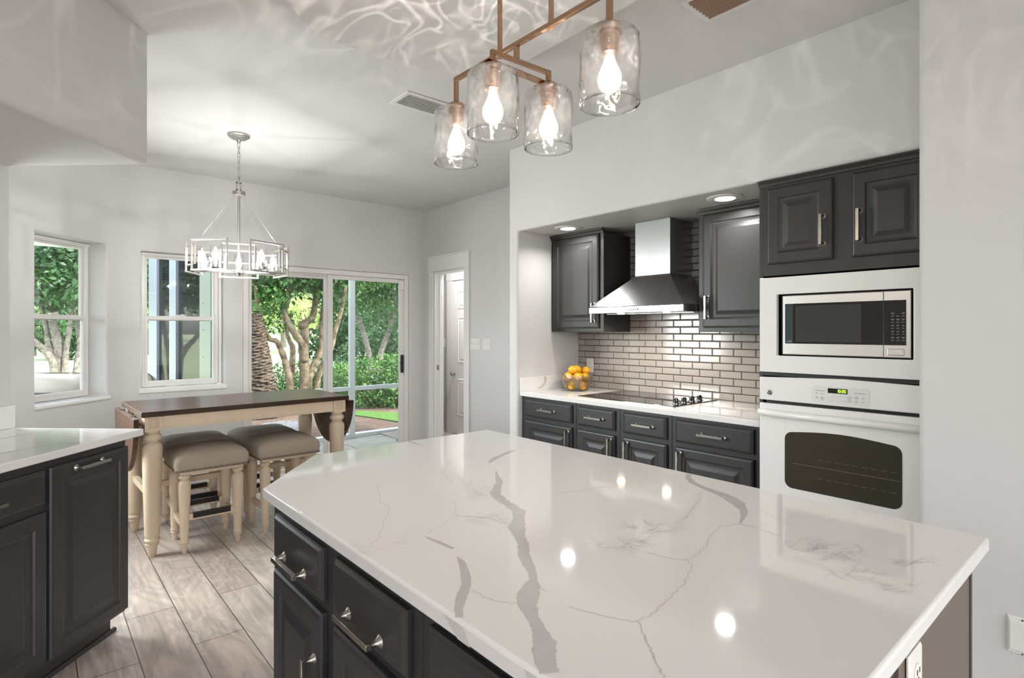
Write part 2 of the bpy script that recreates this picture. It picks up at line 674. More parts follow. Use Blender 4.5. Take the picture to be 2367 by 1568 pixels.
def leaf_mat(name, c1, c2, trans=.35):
    m, t, b = nmat(name)
    out = t.nodes['Material Output']
    tc = N(t, 'ShaderNodeTexCoord')
    n = N(t, 'ShaderNodeTexNoise', Scale=2.3, Detail=5.0, Roughness=.8)
    t.links.new(tc.outputs['Object'], n.inputs['Vector'])
    rp = N(t, 'ShaderNodeValToRGB')
    rp.color_ramp.elements[0].position = .35
    rp.color_ramp.elements[0].color = lin(c1)
    rp.color_ramp.elements[1].position = .68
    rp.color_ramp.elements[1].color = lin(c2)
    t.links.new(n.outputs[0], rp.inputs[0])
    t.links.new(rp.outputs[0], b.inputs['Base Color'])
    b.inputs['Roughness'].default_value = .42
    b.inputs['Specular IOR Level'].default_value = .35
    tr = N(t, 'ShaderNodeBsdfTranslucent')
    hs_ = N(t, 'ShaderNodeHueSaturation')
    hs_.inputs['Value'].default_value = 1.4
    hs_.inputs['Hue'].default_value = .48
    t.links.new(rp.outputs[0], hs_.inputs['Color'])
    t.links.new(hs_.outputs[0], tr.inputs[0])
    mx = N(t, 'ShaderNodeMixShader', Fac=trans)
    t.links.new(b.outputs[0], mx.inputs[1])
    t.links.new(tr.outputs[0], mx.inputs[2])
    t.links.new(mx.outputs[0], out.inputs[0])
    return m


M_floor = wood_floor()
M_dwood = dark_wood()
M_mulch = ground_mat('bark_mulch', (50, 42, 37), (118, 100, 89), 28, c3=(84, 70, 61), big=1.2)
M_lawn = ground_mat('lawn_grass', (160, 172, 134), (188, 198, 160), 9, bump=.3)
M_grass = ground_mat('near_grass', (50, 78, 34), (84, 114, 56), 40)
M_gravel = ground_mat('grey_gravel', (66, 67, 71), (128, 128, 130), 34)
M_stone = flagstone()
M_bark = ground_mat('tree_bark', (74, 65, 52), (138, 124, 102), 9, bump=.8)
M_bark2 = ground_mat('pale_bark', (84, 79, 73), (136, 130, 122), 12, bump=.6)
M_palm = ground_mat('palm_bark', (42, 36, 31), (100, 88, 76), 14, bump=.9)
M_leaf = leaf_mat('broad_leaf', (27, 58, 27), (74, 118, 54))
M_leafd = leaf_mat('dark_leaf', (22, 50, 28), (62, 100, 52), .25)
M_leafb = leaf_mat('hedge_leaf', (36, 72, 31), (92, 134, 60), .25)
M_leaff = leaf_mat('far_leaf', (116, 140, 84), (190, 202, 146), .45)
M_wicker = P('dark_wicker', (66, 58, 52), .7, bump=.9, bscale=60, var=.5, vscale=70)
M_cush = P('cream_cushion', (214, 206, 196), .9, spec=.1, bump=.15, bscale=300)
M_pipe = P('cushion_piping', (120, 108, 92), .9)

# ------------------------------------------------------------------ the room
CEIL, PANEL, SOFF = 2.74, 2.59, 2.115
struct(MB().box(-6.1, 5.6, -6.1, 5.67, -.12, 0).build('floor', M_floor))
struct(MB().box(-6.1, 5.6, -6.1, 6.25, CEIL, 2.95).build('ceiling', M_ceil))
pc = MB()
poly = [(.42, -.35), (1.71, -.35), (1.71, 2.285), (.92, 2.285), (.80, 2.21), (.72, 2.12), (.44, 1.80), (.42, 1.76)]
pc.prism(poly, PANEL, CEIL + .05)
struct(pc.build('ceiling_drop', M_ceil, bevel=.012, seg=3, smooth=35))


def wall_holes(name, M, x0, x1, z0, z1, th, holes, mat, bevel=.012):
    xs = sorted({x0, x1} | {h[0] for h in holes} | {h[1] for h in holes})
    zs = sorted({z0, z1} | {h[2] for h in holes} | {h[3] for h in holes})
    b = MB(M)
    V = {}

    def g(i, j, k):
        if (i, j, k) not in V:
            V[i, j, k] = b.v((xs[i], th * k, zs[j]))
        return V[i, j, k]

    def solid(i, j):
        if not (0 <= i < len(xs) - 1 and 0 <= j < len(zs) - 1): return False
        cx, cz = (xs[i] + xs[i + 1]) / 2, (zs[j] + zs[j + 1]) / 2
        return not any(h[0] < cx < h[1] and h[2] < cz < h[3] for h in holes)
    for i in range(len(xs) - 1):
        for j in range(len(zs) - 1):
            if not solid(i, j): continue
            for k in (0, 1):
                b.f([g(i, j, k), g(i + 1, j, k), g(i + 1, j + 1, k), g(i, j + 1, k)])
            for di, dj, e in ((-1, 0, ((i, j), (i, j + 1))), (1, 0, ((i + 1, j), (i + 1, j + 1))), (0, -1, ((i, j), (i + 1, j))), (0, 1, ((i, j + 1), (i + 1, j + 1)))):
                if not solid(i + di, j + dj):
                    (p, q), (r_, s_) = e
                    b.f([g(p, q, 0), g(r_, s_, 0), g(r_, s_, 1), g(p, q, 1)])
    return struct(b.build(name, mat, bevel=bevel, seg=3, smooth=35))


YS = 5.52      # inner face of the wall with the sliding door
XD = 3.44      # inner face of the door wall and of the tiled wall
XS = 2.76      # face of the bulkhead over the range
W2 = (.70, 1.335, .878, 2.035)
SL = (1.494, 3.242, -.02, 2.0)
wall_holes('wall_back', frame((0, YS, 0)), .56, 3.6, -.02, 2.78, .15, [W2, SL], M_wall)
BAY = frame((.58, YS, 0), 45)
W1 = (-.778, -.171, .86, 2.05)
wall_holes('wall_bay', BAY, -9.2, .06, -.02, 2.78, .21, [W1, (-1.98, -1.16, .86, 2.05)], M_wall)  # second opening belongs to the added window
DR = (-5.329, -4.735, -.02, 2.03)
wall_holes('wall_right', frame((XD, 0, 0), -90), -5.6, -3.20, -.02, 2.78, .12, [DR], M_wall)
b = MB()
b.prism([(3.236, -.02), (3.236, 2.80), (-6, 2.80), (-6, SOFF), (3.14, SOFF), (3.14, -.02)], XS, XD + .12, axis='x')
struct(b.build('wall_bulkhead', M_wall, bevel=.02, seg=4, smooth=35))
struct(MB().box(XD, XD + .12, -6, 3.15, 0, SOFF + .05).build('wall_range', M_wall))
struct(MB().box(2.50, 2.70, -6, .586, -.02, 2.80).build('wall_near', M_wall, bevel=.018, seg=4, smooth=35))
# wall and bulkhead behind the peninsula, turned 47 degrees
PEN = frame((.404, 3.095, 0), 47.1)
struct(MB(PEN).box(-5, 0, .638, .76, -.02, 2.80).build('wall_peninsula', M_wall, bevel=.015, seg=3, smooth=35))
struct(MB(PEN).box(-5, -.012, -.033, .70, 2.138, 2.80).build('wall_soffit', M_wall, bevel=.02, seg=4, smooth=35))
# room behind the camera
wall_holes('wall_rear', frame((0, -6, 0), 180), -3.6, 6.1, -.02, 2.78, .15, [(-1.7, 3.7, .35, 2.75 - .02)], M_wall, 0)
wall_holes('wall_left', frame((-6, 0, 0), 90), -6.1, -.9, -.02, 2.78, .15, [(-5.4, -1.8, .35, 2.73)], M_wall, 0)
struct(MB().box(2.65, 3.6, -6.1, -5.9, 0, 2.78).build('wall_corner', M_wall))
# hall behind the cased opening
struct(MB().box(4.3, 4.42, 3.9, 7.0, -.02, 2.78).build('wall_hall', M_wall))
hp = MB()
hp.prism([(3.56, 5.50), (4.36, 6.72), (4.44, 6.68), (3.60, 5.42)], -.02, 2.78)
struct(hp.build('wall_hall_side', M_wall))
struct(MB().box(3.5, 4.4, 3.8, 3.92, -.02, 2.78).build('wall_hall_near', M_wall))
struct(MB().box(3.56, 4.6, 5.67, 7.0, -.12, 0).build('floor', M_floor))
struct(MB().box(3.44, 4.6, 5.6, 7.0, CEIL, 2.95).build('ceiling', M_ceil))
area('hall_lamp', (4.0, 5.2, 2.70), (0, 0, 0), .14, .14, 26, (1, .97, .95), 'DISK')

b = MB()
tt_ = .105
arc = []
c0_, c1_, cc_ = Vector((.58 + tt_, YS - .0006, 0)), Vector((.58 - .7071 * tt_ + .0004, YS - .7071 * tt_ - .0004, 0)), Vector((.58, YS, 0))
for i in range(13):
    k = i / 12
    arc.append(c0_ * (1 - k) ** 2 + cc_ * 2 * k * (1 - k) + c1_ * k * k)
b.rings([[(p.x, p.y, .13) for p in arc], [(p.x, p.y, 2.78) for p in arc]], False, False, closed=False)
struct(b.build('wall_corner_curve', M_wall, smooth=180))
# baseboards
for nm, MM, a0, a1 in (('baseboard_back', frame((0, YS, 0)), .58, 1.494), ('baseboard_bay', BAY, -2.0, .0), ('baseboard_right', frame((XD, 0, 0), -90), -4.65, -3.236)):
    bb = MB(MM)
    bb.panel(a1 - a0, .13, [(0, -.001), (0, .012), (.004, .015)], (a0, 0, 0))
    struct(bb.build(nm, M_trim))
struct(MB(frame((XD, 0, 0), -90)).box(-5.519, -5.43, -.016, 0, 0, .13).build('baseboard_corner', M_trim))


# windows: frame, two sashes (each with its pane), latch
def window(name, M, x0, x1, z0, z1, y):
    g = 0.002
    t = bpy.data.objects.new(name, None)
    C.objects.link(t)
    struct(t)
    x0, x1, z0, z1 = x0 + g, x1 - g, z0 + g, z1 - g
    f = MB(M)
    fr = .027
    f.box(x0, x0 + fr, y, y + .05, z0, z1).box(x1 - fr, x1, y, y + .05, z0, z1)
    f.box(x0 + fr, x1 - fr, y, y + .05, z1 - fr, z1).box(x0 + fr, x1 - fr, y, y + .05, z0, z0 + fr)
    f.box(x0, x1, y - .012, y, z1 - .02, z1)
    f.build('window_frame', M_vinyl, t, bevel=.003)
    zm = z0 + (z1 - z0) * .50
    for nm, za, zb, yy, top in (('sash', zm - .005, z1 - fr, y + .028, True), ('sash', z0 + fr, zm + .035, y + .004, False)):
        s = MB(M)
        xa, xb = x0 + fr, x1 - fr
        k = .020 if not top else .017
        s.box(xa, xa + k, yy, yy + .02, za, zb).box(xb - k, xb, yy, yy + .02, za, zb)
        s.box(xa + k, xb - k, yy, yy + .02, zb - (.034 if not top else k), zb).box(xa + k, xb - k, yy, yy + .02, za, za + (k if top else .024))
        so = s.build('sash', M_vinyl, t, bevel=.002)
        p = MB(M)
        p.box(xa + k, xb - k, yy + .008, yy + .012, za + .02, zb - .02)
        p.build('pane', M_glass, so)
    l = MB(M)
    xm = (x0 + x1) / 2
    l.box(xm - .035, xm + .035, y - .004, y + .018, zm + .035, zm + .046).box(xm - .006, xm + .02, y - .012, y, zm + .046, zm + .052)
    l.build('sash_lock', M_plastic, t, bevel=.002)
    return t


window('window_1', BAY, W1[0], W1[1], W1[2], W1[3], .150)
window('window_added', BAY, -1.98, -1.16, .86, 2.05, .150)  # added unseen window, an opening for the bay fill lamp
window('window_2', frame((0, YS, 0)), W2[0] + .012, W2[1] - .03, W2[2] + .012, W2[3], .092)
sm = MB(BAY)
sm.box(W1[0] - .01, W1[1] + .03, -.014, .150, W1[2] - .03, W1[2] - .001)
struct(sm.build('trim_1', M_trim, bevel=.01, seg=3, smooth=35))
sm = MB(frame((0, YS, 0)))
sm.box(W2[0] - .02, W2[1] + .02, -.014, .092, W2[2] - .03, W2[2] + .012)
sm.box(W2[1] - .03, W2[1] - .001, .09, .148, W2[2] + .012, W2[3] - .001)
struct(sm.build('trim_2', M_trim, bevel=.008, seg=3, smooth=35))

# sliding glass door
d1 = bpy.data.objects.new('door_1', None)
C.objects.link(d1)
struct(d1)
b = MB()
x0, x1, zt = SL[0] + .002, SL[1] - .002, 1.998
b.box(x0, x0 + .045, 5.54, 5.66, .0, zt).box(x1 - .05, x1, 5.54, 5.66, 0, zt).box(x0 + .045, x1 - .05, 5.54, 5.66, zt - .05, zt).box(x0 + .045, x1 - .05, 5.54, 5.66, 0, .025)
b.box(x0 + .045, x1 - .05, 5.585, 5.60, zt - .065, zt - .05)
b.build('door_frame', M_vinyl, d1, bevel=.003)
for nm, a0, a1, y0 in (('fixed_panel', x0 + .045, 2.345, 5.615), ('sliding_panel', 2.315, x1 - .05, 5.565)):
    b = MB()
    k = .052
    b.box(a0, a0 + k, y0, y0 + .03, .026, zt - .052).box(a1 - k, a1, y0, y0 + .03, .026, zt - .052)
    b.box(a0 + k, a1 - k, y0, y0 + .03, zt - .095, zt - .052).box(a0 + k, a1 - k, y0, y0 + .03, .026, .10)
    p = b.build(nm, M_vinyl, d1, bevel=.003)
    g = MB().box(a0 + k, a1 - k, y0 + .012, y0 + .017, .10, zt - .095)
    g.build('pane', M_glass, p)
    if nm == 'sliding_panel':
        h = MB().box(a1 - .04, a1 - .014, y0 - .025, y0 - .001, .90, 1.10)
        h.box(a1 - .05, a1 - .04, y0 - .015, y0 - .001, 1.0, 1.012)
        tag(h.build('handle', M_blackm, p, bevel=.004), 'black pull handle')
        h = MB().box(x1 - .12, x1 - .055, y0 - .022, y0 - .001, 1.83, 1.93)
        tag(h.build('alarm_sensor', M_plastic, p, bevel=.004), 'small white alarm sensor')

# cased opening and hall door
d2 = bpy.data.objects.new('door_2', None)
C.objects.link(d2)
struct(d2)
b = MB(frame((XD, 0, 0), -90))
yl, yr = -DR[1], -DR[0]            # 4.735, 5.329
b.box(-yr - .088, -yr, -.018, -.001, 0, 2.03).box(-yl, -yl + .088, -.018, -.001, 0, 2.03)
b.build('casing', M_trim, d2, bevel=.003)
b = MB(frame((XD, 0, 0), -90))
b.box(-yr - .088, -yl + .088, -.020, -.001, 2.045, 2.185).box(-yr - .10, -yl + .10, -.028, -.001, 2.03, 2.045).box(-yr - .10, -yl + .10, -.03, -.001, 2.185, 2.20)
b.build('head_casing', M_trim, d2, bevel=.002)
b = MB(frame((XD, 0, 0), -90))
b.box(-yr, -yr + .018, 0, .12, 0, 2.012).box(-yl - .018, -yl, 0, .12, 0, 2.012).box(-yr, -yl, 0, .12, 2.012, 2.029)
b.box(-yr + .018, -yr + .03, .06, .10, 0, 2.0).box(-yl - .03, -yl - .018, .06, .10, 0, 2.0)
b.build('jamb', M_trim, d2, bevel=.002)
b = MB(frame((XD, 0, 0), -90))
b.box(-yr + .018, -yr + .0195, .028, .055, .93, .985)
tag(b.build('strike_plate', M_bronze, d2), 'brass strike plate')
d3 = bpy.data.objects.new('door_3', None)
C.objects.link(d3)
struct(d3)
HD = frame((4.3, 0, 0), -90)
b = MB(HD)
dw = .76
xa = -6.164
b.box(xa, xa + dw, -.012, .0, .005, 2.03)
def dpan(x0_, x1_, z0_, z1_):
    b.panel(x1_ - x0_, z1_ - z0_, [(0, -.004), (0, .0), (.015, -.009 + .004), (.03, -.004), (.045, .004)], (xa + x0_, -.014, z0_))
b.panel(dw, 2.02, [(0, 0), (0, .006), (.002, .008)], (xa, -.012, .008))
for cx_ in (.11, .43):
    for z0_, z1_ in ((.25, .74), (.95, 1.55), (1.66, 1.90)):
        b.panel(.22, z1_ - z0_, [(0, 0), (.012, .008), (.03, .001), (.05, .007)], (xa + cx_, -.02, z0_))
b.build('door_panel', M_trim, d3)
b = MB(HD)
b.box(xa - .15, xa - .006, -.02, 0, 0, 2.04).box(xa + dw + .006, xa + dw + .12, -.02, 0, 0, 2.04).box(xa - .16, xa + dw + .13, -.024, 0, 2.04, 2.18)
b.build('casing', M_trim, d3, bevel=.003)
b = MB(HD)
b.lathe([(.012, -.02), (.01, -.04), (.026, -.052), (.03, -.065), (.024, -.08), (.01, -.086)], (xa + .045, 0, .80), 16, axis='y')
tag(b.build('knob', M_nickel, d3, smooth=50), 'polished metal knob')


# wall plates
def plate(name, label, cat, M, wd, hg, n, kind, group=None):
    t = thing(name, label, cat, M.translation, math.degrees(M.to_euler().z), group)
    b = MB()
    b.panel(wd, hg, [(0, .0005), (0, .003), (.004, .006)], (-wd / 2, 0, -hg / 2))
    b.build('cover_plate', M_plastic, t)
    if kind == 'switch':
        for i in range(n):
            x = (i - (n - 1) / 2) * .046
            b = MB()
            b.box(x - .0055, x + .0055, -.0085, -.005, -.013, .013)
            b.box(x - .004, x + .004, -.018, -.008, 0, .009)
            b.build('toggle', M_plastic, t, bevel=.001)
            for zz in (-.03, .03):
                b = MB()
                b.lathe([(.003, -.0055), (.003, -.0075)], (x, 0, zz), 8, axis='y')
                b.build('screw', M_nickel, t)
    elif kind == 'outlet':
        for zz in (-.019, .019):
            b = MB()
            b.lathe([(.0155, -.0055), (.0165, -.0075), (.0155, -.0085)], (0, 0, zz), 18, axis='y')
            b.build('receptacle', M_plastic, t, smooth=40)
            b = MB()
            b.box(-.008, -.0055, -.0092, -.006, zz - .001, zz + .008).box(.0055, .008, -.0092, -.006, zz, zz + .008).lathe([(.0024, -.0092), (.0024, -.006)], (0, 0, zz - .008), 8, axis='y')
            b.build('slot', M_blackm, t)
    elif kind == 'decor':
        b = MB()
        b.panel(.068, .10, [(0, .004), (0, .010), (.004, .012)], (-.034, 0, -.05))
        tag(b.build('hinged_cover', M_plastic, t, bevel=.001))
        for zz in (-.056, .056):
            b = MB()
            b.lathe([(.003, -.0055), (.003, -.0078)], (0, 0, zz), 8, axis='y')
            b.build('screw', M_nickel, t)
    return t


RW = -90
p3 = plate('light_switch', 'white three-gang switch plate on wall beside the cased doorway', 'light switch', frame((XD, 4.556, 1.234), RW), .162, .114, 3, 'switch')
b = MB()
b.lathe([(.012, -.005), (.013, -.016), (.010, -.020)], (.050, 0, .004), 14, axis='y')
b.build('dimmer_knob', M_plastic, p3, smooth=40)
plate('light_switch', 'white two-gang switch plate farther from the cased doorway', 'light switch', frame((XD, 4.367, 1.234), RW), .116, .114, 2, 'switch')
plate('light_switch', 'white two-gang switch plate on the hall wall seen through the doorway', 'light switch', frame((4.3, 6.43, 1.204), RW), .116, .118, 2, 'switch')
plate('wall_outlet', 'white duplex outlet on tiled backsplash behind the lemon bowl', 'outlet', frame((XD - .011, 3.005, 1.09), RW), .072, .114, 1, 'outlet')
plate('wall_outlet', 'white covered outlet low on the grey wall beyond the island', 'outlet', frame((2.50, .297, .352), RW), .078, .124, 1, 'decor')
plate('wall_outlet', 'white outlet under the worktop on end panel of the island', 'outlet', frame((1.117, .27, .782), 0), .072, .114, 1, 'outlet')

# ------------------------------------------------------------------ cabinets
DOORP = [(0, 0), (0, .013), (.005, .018), (.012, .020), (.052, .020), (.057, .014), (.066, .012), (.074, .012), (.082, .013), (.100, .0195), (.103, .020)]
DRAWP = [(0, 0), (0, .011), (.004, .013), (.010, .018), (.016, .020)]


def handle_shape(b, cx, y, cz, L, vert):
    def q(a, o, s=0):
        return (cx + s, y - o, cz + a) if vert else (cx + a, y - o, cz + s)
    h = L / 2
    for sg in (-1, 1):
        rr = []
        for r, o in ((.0145, 0), (.0125, .0018), (.0088, .006), (.0068, .012), (.0062, .020), (.0064, .028)):
            rr.append([Vector(q(sg * (h - .008) + r * math.cos(i * math.pi / 5), o, r * math.sin(i * math.pi / 5))) for i in range(10)])
        b.rings(rr)
    k = .0064
    pr = [q(-h, .022, -k), q(-h, .022, k), q(-h, .034, k), q(-h, .034, -k)]
    pr2 = [q(h, .022, -k), q(h, .022, k), q(h, .034, k), q(h, .034, -k)]
    b.rings([pr, pr2])


def front(t, kind, x0, x1, z0, z1, hd=None, y=0):
    """door or drawer front facing -Y; hd = (cx, cz, length, vertical)"""
    b = MB()
    b.panel(x1 - x0, z1 - z0, DOORP if kind == 'door' else DRAWP, (x0, y, z0))
    d = b.build(kind, M_cab, t, bevel=.0012, seg=2)
    if hd:
        hb = MB()
        handle_shape(hb, hd[0], y - .020, hd[1], hd[2], hd[3])
        hb.build('handle', M_nickel, d, bevel=.0008, seg=1, smooth=40)
    return d


def base_cab(label, loc, deg, wd, depth, cols, group=None, toe=True, ztop=.880, name='base_cabinet', y0=0):
    t = thing(name, label, 'cabinet', loc, deg, group)
    b = MB()
    b.box(0, wd, 0, depth, .105 if toe else .0, ztop)
    b.build('carcass', M_cab, t, bevel=.0015)
    if toe:
        b = MB()
        b.box(0, wd, .07, depth, 0, .104)
        b.build('toe_kick', M_toe, t)
    for c in cols: front(t, *c)
    return t


# range run: faces -X
XF = 2.81
CTZ, CTH = .914, .032


def rng(y):                       # world y -> origin of a cabinet whose left end is at y
    return (XF, y, 0)


cols = [(3.136, 2.588, 3.10 - .015, 2.618, 'end next to the lemon bowl', 1), (2.586, 2.216, 2.562, 2.249, 'under the cooktop toward the lemon bowl', 1), (2.214, 1.841, 2.181, 1.870, 'under the cooktop toward the oven', -1), (1.839, 1.312, 1.81, 1.354, 'beside the wall oven', -1)]
for ya, yb, fa, fb, where, side in cols:
    wd = ya - yb
    x0_, x1_ = ya - fa, ya - fb
    hx = (x1_ - .030) if side > 0 else (x0_ + .030)
    base_cab('charcoal base cabinet ' + where, rng(ya), -90, wd, .60, [
        ('drawer', x0_, x1_, .735, .864, ((x0_ + x1_) / 2, .80, .135 if wd < .5 else .15, False)),
        ('door', x0_, x1_, .125, .708, (hx, .62, .135, True))], 'charcoal base cabinets along the range wall')

# range worktop and its end splash
b = MB()
b.box(2.785, XD - .0015, 1.313, 3.138, CTZ - CTH, CTZ)
ct = tag(b.build('worktop', [M_quartz, M_vein], bevel=.004, seg=3, smooth=35), 'white veined quartz worktop along the range wall', 'worktop')
b = MB()
b.box(2.785, XD - .0015, 3.118, 3.1385, CTZ + .0005, CTZ + .105)
b.mi = 1
b.rings([[(2.945, 3.1176, .926), (2.96, 3.1176, .934)], [(2.995, 3.1176, .930), (2.995, 3.1176, .946)], [(3.035, 3.1176, .955), (3.022, 3.1176, .968)], [(3.048, 3.1176, .99), (3.022, 3.1176, .99)], [(3.042, 3.1176, 1.017), (3.018, 3.1176, 1.017)]], False, False, closed=False)
tag(b.build('side_splash', [M_quartz, M_vein], bevel=0), 'short white quartz upstand against the alcove side wall', 'splashback')

# tiles
b = MB()
TY0, TY1 = 1.312, 3.138
RH, TW = .0482, .1475
gx = .0046
r = 0
z = CTZ + .003
while z < SOFF - .01:
    z1 = min(z + RH - gx, SOFF - .002)
    y = TY1 - (TW / 2 if r % 2 else .02) + TW
    while y > TY0:
        ya, yb = min(y, TY1 - .001), max(y - TW + gx, TY0 + .001)
        if ya - yb > .012 and z1 - z > .01:
            k = .0045
            rr = [[(XD - o, Y_, Z_) for Y_, Z_ in ((ya - i, z + i), (yb + i, z + i), (yb + i, z1 - i), (ya - i, z1 - i))] for i, o in ((0, .002), (0, .0055), (k, .0085))]
            b.rings(rr, False)
        y -= TW
    z += RH
    r += 1
b.mi = 1
b.box(XD - .004, XD - .0008, TY0, TY1, CTZ + .001, SOFF - .001)
tag(b.build('tile_backsplash', [M_tile, M_grout]), 'glossy taupe brick-tile backsplash with dark grout behind the cooktop', 'backsplash')

# upper cabinets
XU = 3.12


def upper(label, ya, yb, z0, z1, doors, group):
    t = thing('upper_cabinet', label, 'cabinet', (XU, ya, 0), -90, group)
    wd = ya - yb
    b = MB()
    b.box(0, wd, 0, XD - XU - .012, z0, z1 - .03)
    b.build('carcass', M_cab, t, bevel=.0015)
    b = MB()
    pr = [(0, -.03), (-.006, -.03), (-.010, -.018), (-.022, -.006), (-.024, 0), (0, 0)]
    b.rings([[(x, y - 0 + 0, z1 + h) for y, h in pr] for x in (0, wd)])
    b.build('crown_moulding', M_cab, t)
    for d in doors: front(t, *d)
    return t


upper('charcoal upper cabinet above the lemon bowl, hood beside it', 3.1365, 2.607, 1.362, 2.108, [('door', .030, .492, 1.388, 2.075, (.455, 1.50, .14, True))], 'charcoal upper cabinets on both sides of the hood')
upper('charcoal upper cabinet between the hood and the tall oven cabinet', 1.853, 1.314, 1.362, 2.108, [('door', .035, .51, 1.388, 2.075, (.068, 1.51, .14, True))], 'charcoal upper cabinets on both sides of the hood')

# tall oven cabinet: sides, shelf, top box with two doors
XO = 2.770
t = thing('oven_cabinet', 'tall charcoal cabinet housing the microwave and wall oven', 'cabinet', (XO, 1.311, 0), -90)
OW = .80
b = MB()
b.box(0, .018, 0, .655, 0, 2.083).box(OW - .018, OW, 0, .655, 0, 2.083).box(.018, OW - .018, 0, .655, 1.640, 2.083).box(.018, OW - .018, 0, .655, .10, .42).box(.018, OW - .018, .07, .655, 0, .10)
b.box(.018, OW - .018, .0, .655, 1.148, 1.166)
b.box(.018, OW - .018, .64, .655, .42, 1.64)
b.build('carcass', M_cab, t, bevel=.0015)
b = MB()
b.rings([[(x, y, 2.113 + h) for y, h in [(0, -.03), (-.006, -.03), (-.010, -.018), (-.022, -.006), (-.024, -.001), (0, -.001)]] for x in (0, OW)])
b.build('crown_moulding', M_cab, t)
front(t, 'door', .045, .342, 1.696, 2.068, (.302, 1.833, .14, True))
front(t, 'door', .421, .718, 1.696, 2.068, (.428 + .025, 1.833, .14, True))

# microwave with trim kit
t = thing('microwave_oven', 'built-in microwave with white surround above the wall oven', 'microwave', (XO - .0015, 1.298, 0), -90)
TWD = .755
b = MB()
w0, w1, z0, z1 = .083, .638, 1.25, 1.546
pf = [[(x, -.025, z) for x, z in ((0, 1.168), (TWD, 1.168), (TWD, 1.630), (0, 1.630))], [(x, -.025, z) for x, z in ((w0, z0), (w1, z0), (w1, z1), (w0, z1))]]
b.rings([[(x, 0, z) for x, y, z in pf[0]], pf[0], pf[1], [(x, 0, z) for x, y, z in pf[1]]], False, False)
b.build('trim_kit', M_white, t, bevel=.004, seg=3, smooth=35)
b = MB()
b.box(w0 + .002, w1 - .002, .02, .45, z0 + .002, z1 - .002)
b.build('oven_body', M_blackm, t)
b = MB()
xa, xb = w0 + .022, w1 - .012
xd = 1.298 - .768
b.panel(xd - .002 - xa, .283, [(0, -.02), (0, .002), (.003, .004)], (xa, -.006, 1.256))
dr_ = b.build('door', M_msteel, t)
b = MB()
gx0, gx1 = xa + .014, xd - .006
b.box(gx0, xd - .0022, -.0125, -.010, 1.309, 1.499)
b.build('door_glass', M_black, dr_)
b = MB()
b.box(gx0 + .048, xd - .085, -.0130, -.0124, 1.318, 1.488)
b.build('viewing_screen', P('microwave_screen', (52, 54, 52), .12, spec=.6), dr_)
b = MB()
b.box(gx0 + .002, gx0 + .036, -.0130, -.0124, 1.311, 1.497)
b.build('glass_edge', P('teal_glass_strip', (52, 66, 70), .08, spec=.6), dr_)
FX = Matrix.Rotation(R(90), 4, 'X')
textmesh('caf\u00e9', .016, Matrix.Translation((gx0 + .019, -.0134, 1.3195)) @ FX, 'lettering', M_wtext, dr_)
b = MB()
b.panel(xb - xd, .283, [(0, -.02), (0, .002), (.003, .004)], (xd, -.006, 1.256))
cp_ = b.build('control_panel', M_msteel, t)
b = MB()
b.box(xd + .001, xb - .016, -.0125, -.010, 1.309, 1.499)
b.build('keypad_glass', M_black, cp_)
b = MB()
for i in range(10):
    for j in range(3):
        if i == 0 and j == 1: continue
        xk, zk = xd + .032 + j * .019, 1.478 - .034 - i * .0128
        ww = .0042 if 4 <= i <= 7 else .0055
        b.box(xk - ww, xk + ww, -.0129, -.0124, zk - .0006, zk + .0012)
        if i % 2 == 0: b.box(xk - ww * .6, xk + ww * .6, -.0129, -.0124, zk - .0038, zk - .0024)
b.build('keypad_marks', M_wtext, cp_)
b = MB()
b.panel(.062, .028, [(0, -.001), (0, .002), (.003, .0035)], (xd + .012, -.010, 1.266))
b.build('release_button', M_msteel, cp_, bevel=.001)

# wall oven
t = thing('wall_oven', 'white built-in wall oven showing 10:20 under the microwave', 'oven', (XO - .0015, 1.298, 0), -90)
b = MB()
b.box(.022, TWD - .022, .002, .60, .43, 1.14)
b.build('oven_body', M_blackm, t)
b = MB()
cpf = [[(x, -o, z) for x, z in ((i, 1.031 + i), (TWD - i, 1.031 + i), (TWD - i, 1.142 - i), (TWD * .5, 1.154 - i), (i, 1.142 - i))] for i, o in ((0, 0), (0, .022), (.003, .026))]
b.rings(cpf)
cpn = b.build('control_panel', M_white, t, bevel=.003, seg=3, smooth=35)


def rrect(x0_, x1_, z0_, z1_, r_, n=6, arch=0):
    pts = []
    for cx_, cz_, a0 in ((x1_ - r_, z0_ + r_, -90), (x1_ - r_, z1_ - r_, 0), (x0_ + r_, z1_ - r_, 90), (x0_ + r_, z0_ + r_, 180)):
        for i in range(n + 1):
            a = R(a0 + 90 * i / n)
            pts.append((cx_ + r_ * math.cos(a), cz_ + r_ * math.sin(a)))
        if a0 == 0 and arch:
            for i in range(1, 8):
                u = i / 8
                pts.append((x1_ - r_ + (x0_ + 2 * r_ - x1_) * u, z1_ + arch * math.sin(math.pi * u)))
    return pts


b = MB()
dp = rrect(.2445, .482, 1.042, 1.1175, .012)
b.rings([[(x, -.0258, z) for x, z in dp], [(x, -.0272, z) for x, z in dp]])
b.rings([[(x, -.0272, z) for x, z in rrect(.2475, .479, 1.045, 1.1145, .010)], [(x, -.0276, z) for x, z in rrect(.2485, .478, 1.046, 1.1135, .010)]])
b.build('touch_panel', P('touch_panel', (222, 221, 220), .3), cpn)
b = MB()
b.box(.315, .3955, -.0284, -.0272, 1.088, 1.110)
scr = b.build('display', P('lcd', (26, 20, 14), .15), cpn)
# digits 10:20
SEG = {'1': 'bc', '0': 'abcdef', '2': 'abged'}
b = MB()


